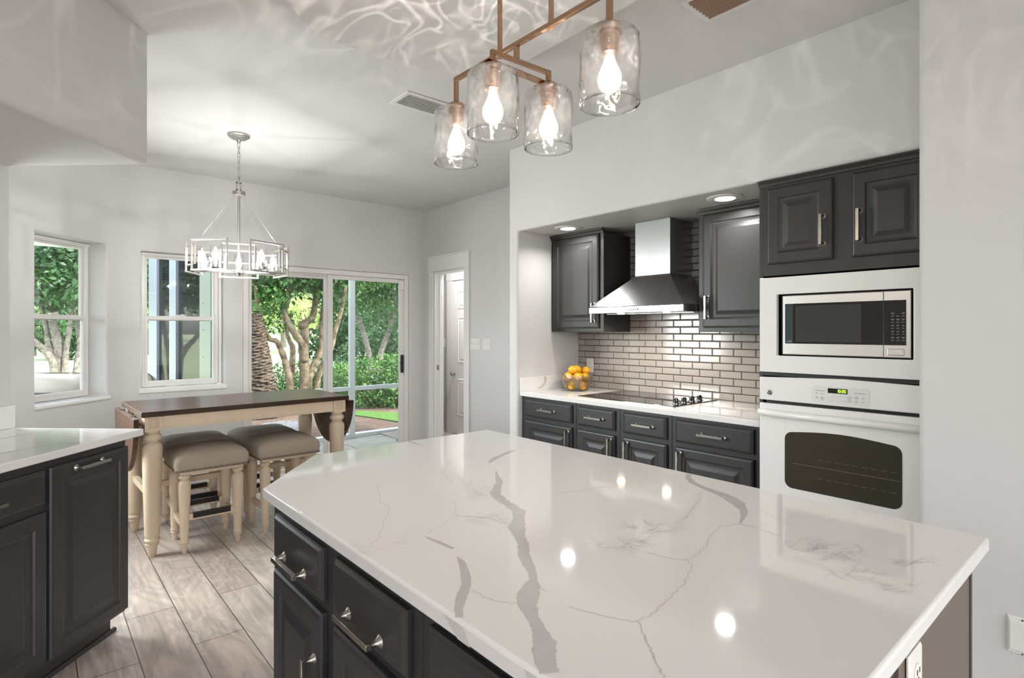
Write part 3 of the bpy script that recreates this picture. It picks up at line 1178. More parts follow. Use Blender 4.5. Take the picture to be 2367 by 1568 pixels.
def digit(ch, x, z, w_, h_):
    k = .0011
    S = {'a': (x, x + w_, z + h_ - k, z + h_ + k), 'g': (x, x + w_, z + h_ / 2 - k, z + h_ / 2 + k), 'd': (x, x + w_, z - k, z + k),
         'f': (x - k, x + k, z + h_ / 2, z + h_), 'b': (x + w_ - k, x + w_ + k, z + h_ / 2, z + h_), 'e': (x - k, x + k, z, z + h_ / 2), 'c': (x + w_ - k, x + w_ + k, z, z + h_ / 2)}
    for s in SEG[ch]:
        q = S[s]
        b.box(q[0], q[1], -.0289, -.0283, q[2], q[3])


for ch, x in (('1', .352), ('0', .3605), ('2', .373), ('0', .3825)):
    digit(ch, x, 1.0935, .0062, .0115)
b.box(.3695, .3710, -.0289, -.0283, 1.096, 1.0975).box(.3695, .3710, -.0289, -.0283, 1.1005, 1.102)
b.build('digits', M_green, scr)
tx = []
for s, x, z, sz in (('Oven Controls', .279, 1.096, .0062), ('Timer Controls', .443, 1.096, .0062), ('Bake', .268, 1.083, .0055), ('Broil', .291, 1.083, .0055), ('Self', .268, 1.066, .0048), ('Clean', .268, 1.0612, .0048), ('Oven', .291, 1.067, .0048), ('Light', .291, 1.062, .0048), ('On / Off', .291, 1.055, .0045),
                    ('+', .333, 1.074, .008), ('\u2013', .333, 1.062, .006), ('Temp', .333, 1.054, .0045), ('+', .366, 1.074, .008), ('\u2013', .366, 1.062, .006), ('Hr', .366, 1.055, .0045), ('+', .383, 1.074, .008), ('\u2013', .383, 1.062, .006), ('Min', .383, 1.055, .0045), ('Start', .403, 1.074, .0055), ('Clear', .403, 1.062, .0048), ('Off', .403, 1.0572, .0048),
                    ('Kitchen', .431, 1.078, .0046), ('Timer', .431, 1.073, .0046), ('Cook', .456, 1.078, .0046), ('Time', .456, 1.073, .0046), ('Delay', .431, 1.061, .0046), ('Start', .431, 1.056, .0046), ('Clock', .456, 1.059, .0046)):
    tx.append(textmesh(s, sz, Matrix.Translation((x, -.0279, z)) @ FX, 'x', M_text, None, .0002))
join_meshes('lettering', tx, cpn, [M_text])
b = MB()
for x, z in ((.403, 1.074), (.403, 1.0595)):
    pr = rrect(x - .0105, x + .0105, z - .0055, z + .0055, .005)
    pi_ = rrect(x - .0099, x + .0099, z - .0049, z + .0049, .0045)
    b.rings([[(a, -.0279, c) for a, c in pr], [(a, -.0279, c) for a, c in pi_]], False, False)
b.build('button_outline', M_text, cpn)
b = MB()
b.lathe([(.0125, -.026), (.0125, -.0285), (.011, -.0295)], (.051, 0, 1.069), 28, axis='y')
b.lathe([(.0098, -.0294), (.0098, -.0300)], (.051, 0, 1.069), 28, axis='y')
lg = b.build('round_badge', M_nickel, cpn, smooth=40)
b = MB()
b.lathe([(.0088, -.0299), (.0088, -.0304)], (.051, 0, 1.069), 28, axis='y')
b.build('badge_field', M_text, lg)
b = MB()
for i in range(4):
    a = math.pi / 4 + i * math.pi / 2
    pts = [(.051 + .0072 * math.cos(a + q), -.0306, 1.069 + .0072 * math.sin(a + q)) for q in [x * .12 - .6 for x in range(11)]]
    b.tube(pts, .0007, 6)
pts = [(.051 + x, -.0306, 1.069 + z) for x, z in ((-.001, .003), (-.003, .004), (-.005, .002), (-.005, -.002), (-.0025, -.0035), (-.001, -.001), (-.003, -.0005))]
b.tube(pts, .0006, 6)
pts = [(.051 + x, -.0306, 1.069 + z) for x, z in ((.004, .003), (.002, .004), (.001, .002), (.003, .0005), (.001, -.001), (.0015, -.0035), (.0045, -.003))]
b.tube(pts, .0006, 6)
b.build('monogram', M_nickel, lg)
b = MB()
b.panel(TWD, .563, [(0, 0), (0, .022), (.003, .026)], (0, 0, .452))
dr_ = b.build('door', M_white, t, bevel=.003, seg=3, smooth=35)
b = MB()
ap = rrect(.124, .600, .622, .889, .035, 7, .016)
b.rings([[(x, -.0262, z) for x, z in ap], [(x, -.0275, z) for x, z in ap]])
wn = b.build('oven_window', M_ovenglass, dr_)
b = MB()
for zz, n_ in ((.742, 12), (.775, 0), (.69, 0)):
    if n_:
        b.tube([(.155, -.0280, zz), (.598, -.0280, zz)], .0009, 6)
        for i in range(n_):
            b.box(.18 + i * .035, .182 + i * .035, -.0286, -.0276, zz, zz + .004)
    else:
        for i in range(9):
            b.box(.27 + i * .036, .293 + i * .036, -.0279, -.0275, zz, zz + .0012)
tag(b.build('rack_wire', P('oven_rack', (120, 112, 100), .4), wn), 'oven rack seen through the glass')
b = MB()
b.tube([(.012, -.040, .972), (.03, -.062, .972), (TWD - .03, -.062, .972), (TWD - .012, -.040, .972)], .0165, 14)
b.box(.010, .045, -.05, -.024, .958, .986).box(TWD - .045, TWD - .010, -.05, -.024, .958, .986)
b.build('handle', M_white, dr_, smooth=50)

# range hood
t = thing('range_hood', 'stainless steel pyramid hood with chimney above the cooktop', 'range hood', (XD - .0095, 2.23, 0), -90)
hw = .3725
b = MB()
yf = -.475
b.box(-hw, hw, yf, 0, 1.488, 1.53)
b.build('lip', M_steel, t, bevel=.002)
b = MB()
b.rings([[(-hw, yf, 1.531), (hw, yf, 1.531), (hw, 0, 1.531), (-hw, 0, 1.531)], [(-.142, -.262, 1.744), (.142, -.262, 1.744), (.142, 0, 1.744), (-.142, 0, 1.744)]])
b.build('canopy', M_steel, t, bevel=.003)
b = MB()
b.box(-.14, .14, -.26, 0, 1.745, 2.114)
b.build('chimney', M_steel, t, bevel=.002)
b = MB()
for i in range(5):
    b.lathe([(.0075, yf), (.0075, yf - .006), (.006, yf - .008)], (-.035 + i * .018, 0, 1.509), 12, axis='y')
b.build('button', M_nickel, t, smooth=40)
for xx in (-.17, .19):
    b = MB()
    b.lathe([(.024, 1.4875), (.024, 1.4835)], (xx, yf + .10, 0), 16)
    b.build('hood_lamp', M_led, t)
for xx in (-.17, .19):
    l = area('hood_light', (XD - .0095 + yf + .10, 2.23 - xx, 1.478), (0, 0, 0), .05, .05, 2.0, (1, .90, .78), 'DISK', 150)
b = MB()
b.box(-hw + .03, hw - .03, yf + .16, -.05, 1.4845, 1.4875)
b.build('filter', M_steel, t)

# cooktop
t = thing('cooktop', 'black glass electric cooktop with four knobs set in the worktop', 'cooktop', (2.89, 2.645, CTZ + .0005), -90)
b = MB()
b.panel(.76, .5, [(0, 0), (0, .004), (.003, .006)], (0, 0, 0))
me = b.bm
bmesh.ops.rotate(me, cent=(0, 0, 0), matrix=Matrix.Rotation(R(-90), 3, 'X'), verts=me.verts[:])
b.build('glass_top', M_black, t)
b = MB()
for cx_, cy_, rr_ in ((.16, .14, .09), (.16, .36, .075), (.44, .13, .075), (.44, .36, .10)):
    for k_ in (0, .62):
        r_ = rr_ * (1 - k_)
        b.rings([[(cx_ + q * math.cos(2 * math.pi * i / 40), cy_ + q * math.sin(2 * math.pi * i / 40), .0062) for i in range(40)] for q in (r_, r_ - .0022)], False, False)
b.build('burner_ring', P('burner_mark', (92, 90, 88), .3), t)
for i in range(4):
    b = MB()
    c_ = (.695, .13 + i * .09, 0)
    b.lathe([(.022, .006), (.022, .010), (.017, .012)], c_, 18)
    kb = b.build('knob_base', M_nickel, t, smooth=40)
    b = MB()
    b.lathe([(.016, .012), (.0165, .030), (.013, .034)], c_, 18)
    b.box(c_[0] - .003, c_[0] + .003, c_[1] - .016, c_[1] + .016, .033, .038)
    b.build('knob', M_black, kb, smooth=40)

# bowl of lemons
BC = (3.165, 2.905, CTZ + .0005)
b = MB()
ro = [(.045, 0), (.062, .003), (.085, .018), (.104, .045), (.114, .075), (.116, .105), (.113, .125)]
ri = [(.109, .125), (.111, .105), (.109, .075), (.099, .047), (.080, .022), (.05, .009)]
sg = 36
rr = []
for k_, (r_, h_) in enumerate(ro + ri):
    ring = []
    for i in range(sg):
        a = 2 * math.pi * i / sg
        f_ = 1 + (.022 * (1 if (i + k_) % 2 else -1) if k_ < 5 else 0)
        ring.append((r_ * f_ * math.cos(a), r_ * f_ * math.sin(a), h_))
    rr.append(ring)
b.rings(rr)
tag(b.build('glass_bowl', M_crystal, smooth=25, loc=BC), 'cut glass bowl heaped with lemons on the range worktop', 'bowl')


def lemon_parts():
    b = MB()
    prof = [(.002, -.040), (.006, -.038), (.010, -.035), (.020, -.029), (.029, -.018), (.0325, 0), (.029, .018), (.020, .029), (.010, .035), (.006, .0385), (.002, .040)]
    b.lathe(prof, (0, 0, 0), 20)
    return b.build('lemon', M_lemon, smooth=180)


lem = lemon_parts()
# across the picture (e), away from camera (g), height
rnd = random.Random(4)
e = Vector((math.cos(R(YAW)), -math.sin(R(YAW)), 0))
g = Vector((math.sin(R(YAW)), math.cos(R(YAW)), 0))
LS = [(-.045, -.045, .042, 'low in the glass bowl at the front, towards the alcove wall'), (.033, -.050, .040, 'low in the glass bowl at the front, towards the oven'), 
      (-.066, .012, .048, 'low in the glass bowl on the alcove side'), (.067, .014, .048, 'low in the glass bowl on the oven side'),
      (-.076, -.020, .104, 'beside the bowl rim nearest the alcove wall'), (-.004, -.050, .105, 'in the middle of the heap facing the room'), (.056, -.025, .102, 'just below the single one on the outlet side of the heap'), (.030, .048, .104, 'half hidden in the middle at the back of the heap'), (-.052, .046, .112, 'peeping out behind the topmost fruit'),
      (-.032, .000, .157, 'topmost of the heap in the glass bowl'), (.070, .030, .150, 'perched on the outlet side of the heap'), (.005, .040, .158, 'just behind the topmost fruit of the heap')]
for i, (a, d_, h_, lb) in enumerate(LS):
    o = lem if i == 0 else lem.copy()
    if i: C.objects.link(o)
    p = Vector(BC) + e * a + g * d_
    o.location = (p.x, p.y, BC[2] + h_)
    o.rotation_euler = (R(rnd.uniform(50, 130)), R(rnd.uniform(-40, 40)), R(rnd.uniform(0, 360)))
    tag(o, 'yellow-orange lemon ' + lb, 'lemon', 'lemons in the glass bowl')


# recessed lights in the alcove ceiling
def can(loc, label):
    t = thing('recessed_light', label, 'ceiling light', loc, 0, 'recessed lights over the range')
    b = MB()
    b.lathe([(.098, -.0005), (.098, -.004), (.092, -.007), (.056, -.006), (.053, -.0008)], (0, 0, 0), 36, True, True)
    b.build('trim_ring', M_plastic, t, smooth=40)
    b = MB()
    b.lathe([(.052, -.0065), (.052, -.0085)], (0, 0, 0), 32)
    b.build('diffuser', M_can, t)
    area('can_light', (loc[0], loc[1], loc[2] - .012), (0, 0, 0), .08, .08, 2.7, (1, .97, .93), 'DISK', 150)


can((2.953, 2.80, SOFF), 'glowing round recessed light above the lemon bowl cabinet')
can((2.948, 1.59, SOFF), 'glowing round recessed light next to the tall oven cabinet')

# ------------------------------------------------------------------ island
IX = .545
for ya, yb, fa, fb, where, side in ((1.70, 1.278, 1.655, 1.312, 'at the clipped corner of the island', 1), (1.276, .882, 1.242, .918, 'second from the clipped corner of the island', -1), (.880, .275, .843, .33, 'third from the clipped corner, wide and without a handle', 0)):
    wd = ya - yb
    x0_, x1_ = ya - fa, ya - fb
    if side:
        hx = (x1_ - .032) if side > 0 else (x0_ + .032)
        fr_ = [('drawer', x0_, x1_, .717, .847, ((x0_ + x1_) / 2, .755, .16, False)), ('door', x0_, x1_, .125, .690, (hx, .50, .16, True))]
    else:
        fr_ = [('drawer', x0_, x1_, .717, .850, None), ('door', x0_, x1_, .125, .690, None)]
    base_cab('charcoal island cabinet ' + where, (IX, ya, 0), -90, wd, .50, fr_, 'charcoal cabinets on the aisle side of the island', name='island_cabinet')
t = thing('kitchen_island', 'charcoal back half of the island, its end panel coloured as warmly lit', 'kitchen island', (IX + .502, .285, 0))
b = MB()
b.box(0, .52, 0, 1.415, .0, .880)
b.build('carcass', M_cab, t, bevel=.002)
b = MB()
b.box(.0, .505, -.0135, -.0005, .0, .880)
tag(b.build('end_panel', M_endlit, t), 'wood-grain end panel, warm light painted in as taupe')
b = MB()
b.box(.507, .524, -.016, -.0005, 0, .880)
b.build('corner_post', M_cab, t, bevel=.002)

IPOLY = [(.511, .245), (1.602, .245), (1.602, 2.03), (.79, 2.03), (.511, 1.70)]
# veins, traced on the slab
def inside(x, y, poly=IPOLY, m=.004):
    c_ = False
    n_ = len(poly)
    for i in range(n_):
        (x0_, y0_), (x1_, y1_) = poly[i], poly[(i + 1) % n_]
        if (y0_ > y) != (y1_ > y) and x < (x1_ - x0_) * (y - y0_) / (y1_ - y0_) + x0_: c_ = not c_
    return c_


Z4 = lambda x, y: (900 + x * .42246, 980 + y * .42246)
rv = random.Random(11)


def slab(u, v):
    p = iz(u, v, CTZ)
    return Vector((p.x, p.y, 0))


def vein(b, pts, z, jit=.07):
    """pts = (x, y, width) in the close-up's pixels"""
    L, Rr = [], []
    # densify
    ds = []
    for (x0_, y0_, w0_), (x1_, y1_, w1_) in zip(pts, pts[1:]):
        n_ = 5
        for i in range(n_):
            k_ = i / n_
            ds.append((x0_ + (x1_ - x0_) * k_, y0_ + (y1_ - y0_) * k_, w0_ + (w1_ - w0_) * k_))
    ds.append(pts[-1])
    for i, (x, y, wd) in enumerate(ds):
        c0 = slab(*Z4(x, y))
        c1 = slab(*Z4(*ds[min(i + 1, len(ds) - 1)][:2]))
        c9 = slab(*Z4(*ds[max(i - 1, 0)][:2]))
        tdir = (c1 - c9).normalized()
        nrm = Vector((tdir.y, -tdir.x, 0))
        half = (slab(*Z4(x + wd / 2, y)) - slab(*Z4(x - wd / 2, y)))
        hw_ = max(.0008, abs(half.dot(nrm)) / 2)
        a_ = hw_ * (1 + rv.uniform(-jit, jit) * 1.6)
        d__ = hw_ * (1 + rv.uniform(-jit, jit) * 1.6)
        L.append(c0 - nrm * a_)
        Rr.append(c0 + nrm * d__)
    for i in range(len(L) - 1):
        q = [L[i], L[i + 1], Rr[i + 1], Rr[i]]
        if all(inside(p.x, p.y) for p in q):
            b.f([b.v((p.x, p.y, z)) for p in q])


HZN = [0.0]


def hair(b, pts, wd, z, wob=.004, sub=6, raw=False):
    P_ = [p if raw else slab(*Z4(*p)) for p in pts]
    ds = []
    for a_, c_ in zip(P_, P_[1:]):
        for i in range(sub):
            q = a_ + (c_ - a_) * (i / sub)
            ds.append(q + Vector((rv.uniform(-wob, wob), rv.uniform(-wob, wob), 0)))
    ds.append(P_[-1])
    ds = [p for k_, p in enumerate(ds) if k_ == 0 or (p - ds[k_ - 1]).length > 1e-5]
    HZN[0] += 3e-6
    z += HZN[0]
    L, Rr = [], []
    for k_, p in enumerate(ds):
        t_ = (ds[min(k_ + 1, len(ds) - 1)] - ds[max(k_ - 1, 0)]).normalized()
        n_ = Vector((t_.y, -t_.x, 0)) * wd * rv.uniform(.3, .7)
        L.append(p - n_)
        Rr.append(p + n_)
    ok = [inside(a_.x, a_.y) and inside(c_.x, c_.y) for a_, c_ in zip(L, Rr)]
    vl = [(b.v((a_.x, a_.y, z)), b.v((c_.x, c_.y, z))) if o_ else None for a_, c_, o_ in zip(L, Rr, ok)]
    for a_, c_ in zip(vl, vl[1:]):
        if a_ and c_: b.f([a_[0], c_[0], c_[1], a_[1]])


bv = MB()
bv.prism(IPOLY, CTZ - CTH, CTZ)
bv.mi = 1
vein(bv, [(583, 255, 3), (590, 285, 20), (603, 320, 40), (590, 350, 46), (578, 385, 58), (615, 420, 62), (660, 445, 62), (712, 482, 76), (710, 520, 62), (698, 570, 98), (715, 620, 62), (735, 660, 60), (735, 710, 66), (755, 760, 66), (783, 820, 50), (788, 850, 42), (782, 890, 98), (762, 935, 120), (752, 980, 112), (775, 1040, 76), (802, 1090, 72), (830, 1150, 92), (850, 1200, 124), (848, 1260, 132), (858, 1320, 112), (885, 1392, 112), (905, 1450, 110)], CTZ + .00035, .08)
vein(bv, [(196, 616, 4), (225, 632, 24), (270, 648, 34), (315, 668, 36), (345, 682, 22), (356, 678, 6)], CTZ + .00035)
vein(bv, [(370, 728, 6), (393, 752, 34), (408, 790, 46), (420, 840, 54), (418, 890, 54), (402, 930, 62), (388, 970, 60), (380, 1010, 50), (383, 1050, 46), (374, 1078, 52)], CTZ + .00035)
vein(bv, [(548, 216, 12), (556, 204, 26), (570, 194, 40), (596, 180, 36), (630, 166, 34), (665, 152, 34), (690, 143, 10)], CTZ + .00035, .08)
vein(bv, [(1650, 266, 34), (1632, 290, 26), (1658, 322, 36), (1715, 348, 40), (1790, 376, 60), (1860, 404, 80), (1905, 436, 72), (1938, 470, 46), (1940, 500, 38), (1928, 530, 20), (1916, 548, 8)], CTZ + .00035)
vein(bv, [(98, 94, 6), (130, 104, 24), (180, 121, 4)], CTZ + .00035)
bv.mi = 2
bv.f([bv.v((.5105, y, z)) for y, z in ((.765, .9085), (.708, .9085), (.690, .884), (.722, .884))])
bv.f([bv.v((.5105, y, z)) for y, z in ((.566, .9085), (.502, .9085), (.487, .884), (.552, .884))])
bh = bv
bh.mi = 2
for pts in ([(205, 605), (300, 550), (360, 505), (365, 440), (340, 420)], [(450, 905), (520, 950), (600, 975), (690, 980)], [(980, 1000), (1060, 1030), (1200, 1060), (1350, 1080), (1440, 1040), (1520, 970), (1620, 870), (1655, 790), (1640, 745), (1560, 745), (1480, 720), (1400, 700)], [(1640, 745), (1720, 690), (1760, 600), (1820, 560), (1915, 548)], [(1915, 550), (2000, 570), (2150, 620)], [(1620, 520), (1640, 480), (1680, 440), (1700, 400)], [(2020, 470), (2100, 510), (2220, 560)], [(340, 320), (290, 270), (330, 210), (460, 130)], [(910, 385), (1100, 355), (1300, 330), (1430, 295)], [(830, 905), (875, 920)], [(-60, 330), (-60, 420), (-10, 450), (0, 470), (-60, 620), (-110, 680)], [(1580, 340), (1640, 370), (1700, 385)], [(360, 505), (520, 510), (640, 545)]):
    hair(bh, pts, .0022, CTZ + .0003)
bd = bv
bd.mi = 3
hair(bd, [(1360, 1085), (1400, 1170), (1440, 1260), (1475, 1330), (1500, 1392)], .0026, CTZ + .0003, .003)


def wisp(cx_, cy_, rx, ry, n_, raw=None):
    for _ in range(n_):
        a_ = rv.uniform(0, 6.28)
        k_ = math.sqrt(rv.random())
        x, y = cx_ + rx * k_ * math.cos(a_), cy_ + ry * k_ * math.sin(a_)
        pts = [(x, y)]
        dx, sl = rx * .17 * rv.choice((-1, 1)), rv.uniform(-.6, .6)
        for q in range(rv.randint(3, 6)):
            x += dx * rv.uniform(.3, 1.2)
            y += ry * .30 * sl + ry * .16 * rv.uniform(-1, 1)
            sl = sl * .6 + rv.uniform(-.8, .8)
            pts.append((x, y))
        hair(bd, [raw(*p) if raw else p for p in pts], .0010, CTZ + .00032, .0010, 4, raw is not None)


for args in ((470, 370, 90, 36, 16), (560, 530, 110, 28, 14), (430, 178, 90, 20, 12), (1460, 570, 140, 38, 30), (1270, 665, 110, 42, 26), (1180, 224, 70, 15, 9), (2290, 660, 100, 42, 20), (60, 640, 60, 20, 6), (-180, 690, 90, 22, 9), (1400, 262, 60, 14, 5)):
    wisp(*args)
Z3 = lambda x, y: slab(1900 + x * .2666, 1150 + y * .2666)
for args in ((180, 470, 200, 70, 22), (780, 560, 190, 36, 16), (300, 680, 180, 60, 12), (650, 790, 160, 45, 9)):
    wisp(*args, raw=Z3)
it = bv.build('worktop', [M_quartz, M_vein, M_hair, M_hair2], bevel=.006, seg=3, smooth=35)
tag(it, 'large white quartz island worktop with bold grey veins', 'worktop')

# ------------------------------------------------------------------ peninsula
pl = [('charcoal peninsula cabinet with a tall pull-out door and a bar handle', -.492, -.079, 'tall'), ('charcoal peninsula cabinet with drawer and door, cut by the picture edge', -.99, -.494, 'dd')]
for lb, xa, xb, kd in pl:
    o_ = PEN @ Vector((xa, .03, 0))
    wd = xb - xa
    if kd == 'tall':
        fr_ = [('door', wd - .412, wd - .002, .118, .851, (wd - .207 - .02, .823, .15, False))]
    else:
        fr_ = [('drawer', .03, wd - .012, .715, .847, (wd / 2 - .03, .775, .15, False)), ('door', .03, wd - .012, .125, .690, None)]
    t = base_cab(lb, o_, 47.1, wd, .58, fr_, 'charcoal cabinets of the peninsula')
    b = MB()
    b.tube([(0, .066, .008), (wd + (.02 if kd == 'tall' else 0), .066, .008)], .011, 10)
    b.build('shoe_moulding', M_toe, t, smooth=50)
b = MB(PEN)
b.box(-2.2, -.004, .616, .6365, CTZ + .0005, CTZ + .105)
tag(b.build('side_splash', M_quartz, bevel=.002), 'white quartz upstand along the wall of the peninsula', 'splashback')
pq = [PEN @ Vector(q) for q in ((-2.2, 0, 0), (0, 0, 0), (0, .63, 0), (-2.2, .63, 0))]
_ins = inside
inside = lambda x, y, poly=[(q.x, q.y) for q in pq], m=0: _ins(x, y, poly)
PL = lambda x, y: (lambda q: Vector((q.x, q.y, 0)))(PEN @ Vector((x, y, 0)))
bp_ = MB()
bp_.M = PEN
bp_.box(-2.2, 0, 0, .636, CTZ - CTH, CTZ)
bp_.M = Matrix.Identity(4)
bp_.mi = 1
hair(bp_, [PL(-1.3, .30), PL(-.9, .22), PL(-.55, .17), PL(-.36, .10), PL(-.33, .0)], .006, CTZ + .0003, .003, 6, True)
hair(bp_, [PL(-.9, .45), PL(-.5, .40), PL(-.2, .43), PL(-.05, .37)], .004, CTZ + .0003, .003, 6, True)
hair(bp_, [PL(-.55, .17), PL(-.42, .30), PL(-.30, .40)], .003, CTZ + .0003, .003, 6, True)
tag(bp_.build('worktop', [M_quartz, M_vein], bevel=.005, seg=3, smooth=35), 'white quartz worktop of the angled peninsula', 'worktop')

# ------------------------------------------------------------------ high table
TBL = thing('pub_table', 'counter-height drop-leaf table with dark plank top and cream turned legs', 'table', (.50, 3.93, 0), 1.8)
TX, TY, TZ = 1.315, .72, .885
b = MB()
b.box(0, TX, 0, TY, TZ - .032, TZ)
b.build('tabletop', M_dwood, TBL, bevel=.004, seg=2)
LEGP = [(.019, 0), (.021, .003), (.029, .066), (.034, .070), (.037, .079), (.033, .086), (.040, .092), (.043, .104), (.036, .114), (.035, .120), (.040, .126), (.041, .132), (.0475, .40), (.053, .60), (.055, .655), (.052, .675), (.042, .688), (.036, .694), (.037, .699), (.049, .712), (.053, .725), (.048, .738), (.037, .746), (.038, .750), (.044, .756), (.045, .765)]
for lx in (.066, TX - .066):
    for ly in (.066, TY - .066):
        b = MB()
        b.lathe(LEGP, (lx, ly, 0), 28)
        b.box(lx - .046, lx + .046, ly - .046, ly + .046, .764, TZ - .033)
        b.panel(.058, .062, [(0, 0), (.003, .005), (.008, .005), (.011, .001), (.014, .001)], (lx - .029, ly - .046, .779))
        b.build('leg', M_cream, TBL, smooth=40)
b = MB()
za, zb = .772, TZ - .033
for y_ in (.028, TY - .050):
    b.box(.113, TX - .113, y_, y_ + .022, za, zb)
    b.box(.113, TX - .113, y_ - .002, y_ + .024, za + .008, za + .013)
for x_ in (.05, TX - .072):
    b.box(x_, x_ + .022, .113, TY - .113, za, zb)
b.build('apron', M_cream, TBL, bevel=.0015)
b = MB()
for x_ in (.048, TX - .084):
    b.box(x_, x_ + .036, .10, TY - .10, .345, .385)
b.box(.084, TX - .084, TY / 2 - .027, TY / 2 + .006, .350, .386)
b.build('stretcher', M_cream, TBL, bevel=.003)
# drop leaves hang at both ends
for nm, x_, sg in (('drop_leaf', -.012, -1), ('drop_leaf', TX + .012, 1)):
    b = MB()
    pts = [(TY / 2 + .36 * math.cos(R(a)), TZ - .038 + .365 * math.sin(R(a))) for a in range(180, 361, 6)]
    x2 = x_ + sg * .026
    ins = [(TY / 2 + .335 * math.cos(R(a)), TZ - .044 + .335 * math.sin(R(a))) for a in range(180, 361, 6)]
    b.prism(pts, min(x_, x2), max(x_, x2), axis='x')
    lf = b.build('drop_leaf', M_dwood, TBL, bevel=.003)
    b = MB()
    xin = x_ - sg * .008
    b.box(min(x_ - sg * .001, xin), max(x_ - sg * .001, xin), TY / 2 - .16, TY / 2 + .16, TZ - .20, TZ - .16)
    for yy in (.16, TY - .16):
        b.box(min(x_ + sg * .02, xin), max(x_ + sg * .02, xin), yy - .02, yy + .02, TZ - .06, TZ - .036)
    b.build('hinge', M_metalblk, lf)


# ------------------------------------------------------------------ stools
def make_stool():
    t = thing('bar_stool', 'x', 'stool', (0, 0, 0))
    sx, sy = .305, .295
    prof = [(.012, 0), (.013, .002), (.0185, .045), (.023, .048), (.0245, .054), (.021, .059), (.025, .063), (.0265, .071), (.023, .078), (.0235, .084), (.0255, .16), (.033, .32), (.036, .42), (.034, .438), (.026, .448), (.022, .452), (.023, .456), (.031, .464), (.034, .472), (.031, .480), (.024, .485), (.027, .487)]
    for x in (0, sx):
        for y in (0, sy):
            b = MB()
            b.lathe(prof, (x, y, 0), 20)
            b.build('leg', M_cream, t, smooth=40)
    b = MB()
    for y in (-.012, sy - .012):
        b.box(.02, sx - .02, y, y + .024, .198, .236)
    for x in (-.012, sx - .012):
        b.box(x, x + .024, .02, sy - .02, .150, .186)
    b.build('stretcher', M_cream, t, bevel=.002)
    for y in (-.014, sy - .014):
        b = MB()
        b.box(.045, sx - .045, y, y + .028, .208, .2395)
        tag(b.build('foot_plate', M_metalblk, t, bevel=.001), 'black metal foot plate')
    b = MB()
    b.box(-.028, sx + .028, -.026, sy + .026, .486, .508)
    b.build('seat_rail', M_cream, t, bevel=.002)

    def rr_(ins, z, rad):
        x0_, x1_, y0_, y1_ = -.055 + ins, sx + .055 - ins, -.050 + ins, sy + .050 - ins
        return [(x, y, z) for x, y in rrect(x0_, x1_, y0_, y1_, rad, 5)]
    b = MB()
    b.rings([rr_(.006, .505, .022), rr_(.002, .509, .024), rr_(.0, .518, .025), rr_(-.006, .548, .028), rr_(-.003, .578, .03), rr_(.008, .598, .034), rr_(.026, .612, .038), rr_(.06, .624, .04), rr_(.11, .632, .04), rr_(.16, .635, .02)])
    st = b.build('seat', M_fabric, t, smooth=180)
    b = MB()
    for i in range(14):
        k_ = i / 13
        for (x, y) in ((-.05 + k_ * (sx + .10), -.0505), (-.05 + k_ * (sx + .10), sy + .0505), (-.0555, -.045 + k_ * (sy + .09)), (sx + .0555, -.045 + k_ * (sy + .09))):
            b.sphere((x, y, .5145), .0034, 6, 4)
    b.build('nailhead', P('nailhead_bronze', (92, 76, 58), .35, 1), st)
    b = MB()
    b.rings([rr_(-.0012, .5065, .0245), rr_(-.0016, .522, .026)], False, False)
    b.build('welt', P('welt_band', (126, 116, 104), .9), st)
    return t


st0 = make_stool()
for i, (x, y, lb) in enumerate(((.722, 3.925, 'grey tweed bar stool on room side of table, by the peninsula'), (1.207, 3.955, 'grey tweed bar stool on room side of table, by the island corner'), (.745, 4.362, 'grey tweed bar stool tucked on window side, behind the one by the peninsula'), (1.208, 4.368, 'grey tweed bar stool on window side, nearer the sliding door'))):
    o = st0 if i == 0 else copy_tree(st0)
    o.location = (x, y, 0)
    tag(o, lb, 'stool', 'upholstered stools around the high table')

# ------------------------------------------------------------------ dining chandelier
CHX, CHY = 1.107, 4.205
t = thing('chandelier', 'silver round chandelier of open rectangles with candle bulbs above the table', 'chandelier', (CHX, CHY, CEIL))
b = MB()
b.lathe([(.072, -.0005), (.072, -.012), (.066, -.016), (.064, -.020), (.052, -.024), (.050, -.029), (.036, -.033), (.016, -.038), (.012, -.055)], (0, 0, 0), 36)
b.build('canopy', M_silver, t, smooth=35)
b = MB()
zz = -.056
k_ = 0
while zz > -.335:
    L = .046
    pts = []
    for i in range(16):
        a = 2 * math.pi * i / 16
        px_, pz_ = .0085 * math.copysign(abs(math.cos(a)) ** .5, math.cos(a)), L / 2 * math.copysign(abs(math.sin(a)) ** .7, math.sin(a))
        q = (px_ * .7, px_ * .7, zz - L / 2 + .006 + pz_) if k_ % 2 else (px_ * .7, -px_ * .7, zz - L / 2 + .006 + pz_)
        pts.append(q)
    b.tube(pts + [pts[0]], .0026, 6, False)
    zz -= .0355
    k_ += 1
b.build('chain', M_silver, t, smooth=60)
b = MB()
b.loop([(-.013, 0, -.335), (.013, 0, -.335), (.013, 0, -.385), (-.013, 0, -.385)], .004)
b.lathe([(.006, -.385), (.006, -.395), (.042, -.397), (.042, -.425), (.036, -.428)], (0, 0, 0), 28)
b.lathe([(.0085, -.428), (.0085, -.955)], (0, 0, 0), 12)
b.lathe([(.012, -.945), (.045, -.950), (.047, -.968), (.015, -.972), (.010, -.985)], (0, 0, 0), 24)
b.build('stem', M_silver, t, smooth=40)
A0 = math.degrees(math.atan2(-CHY, -CHX))
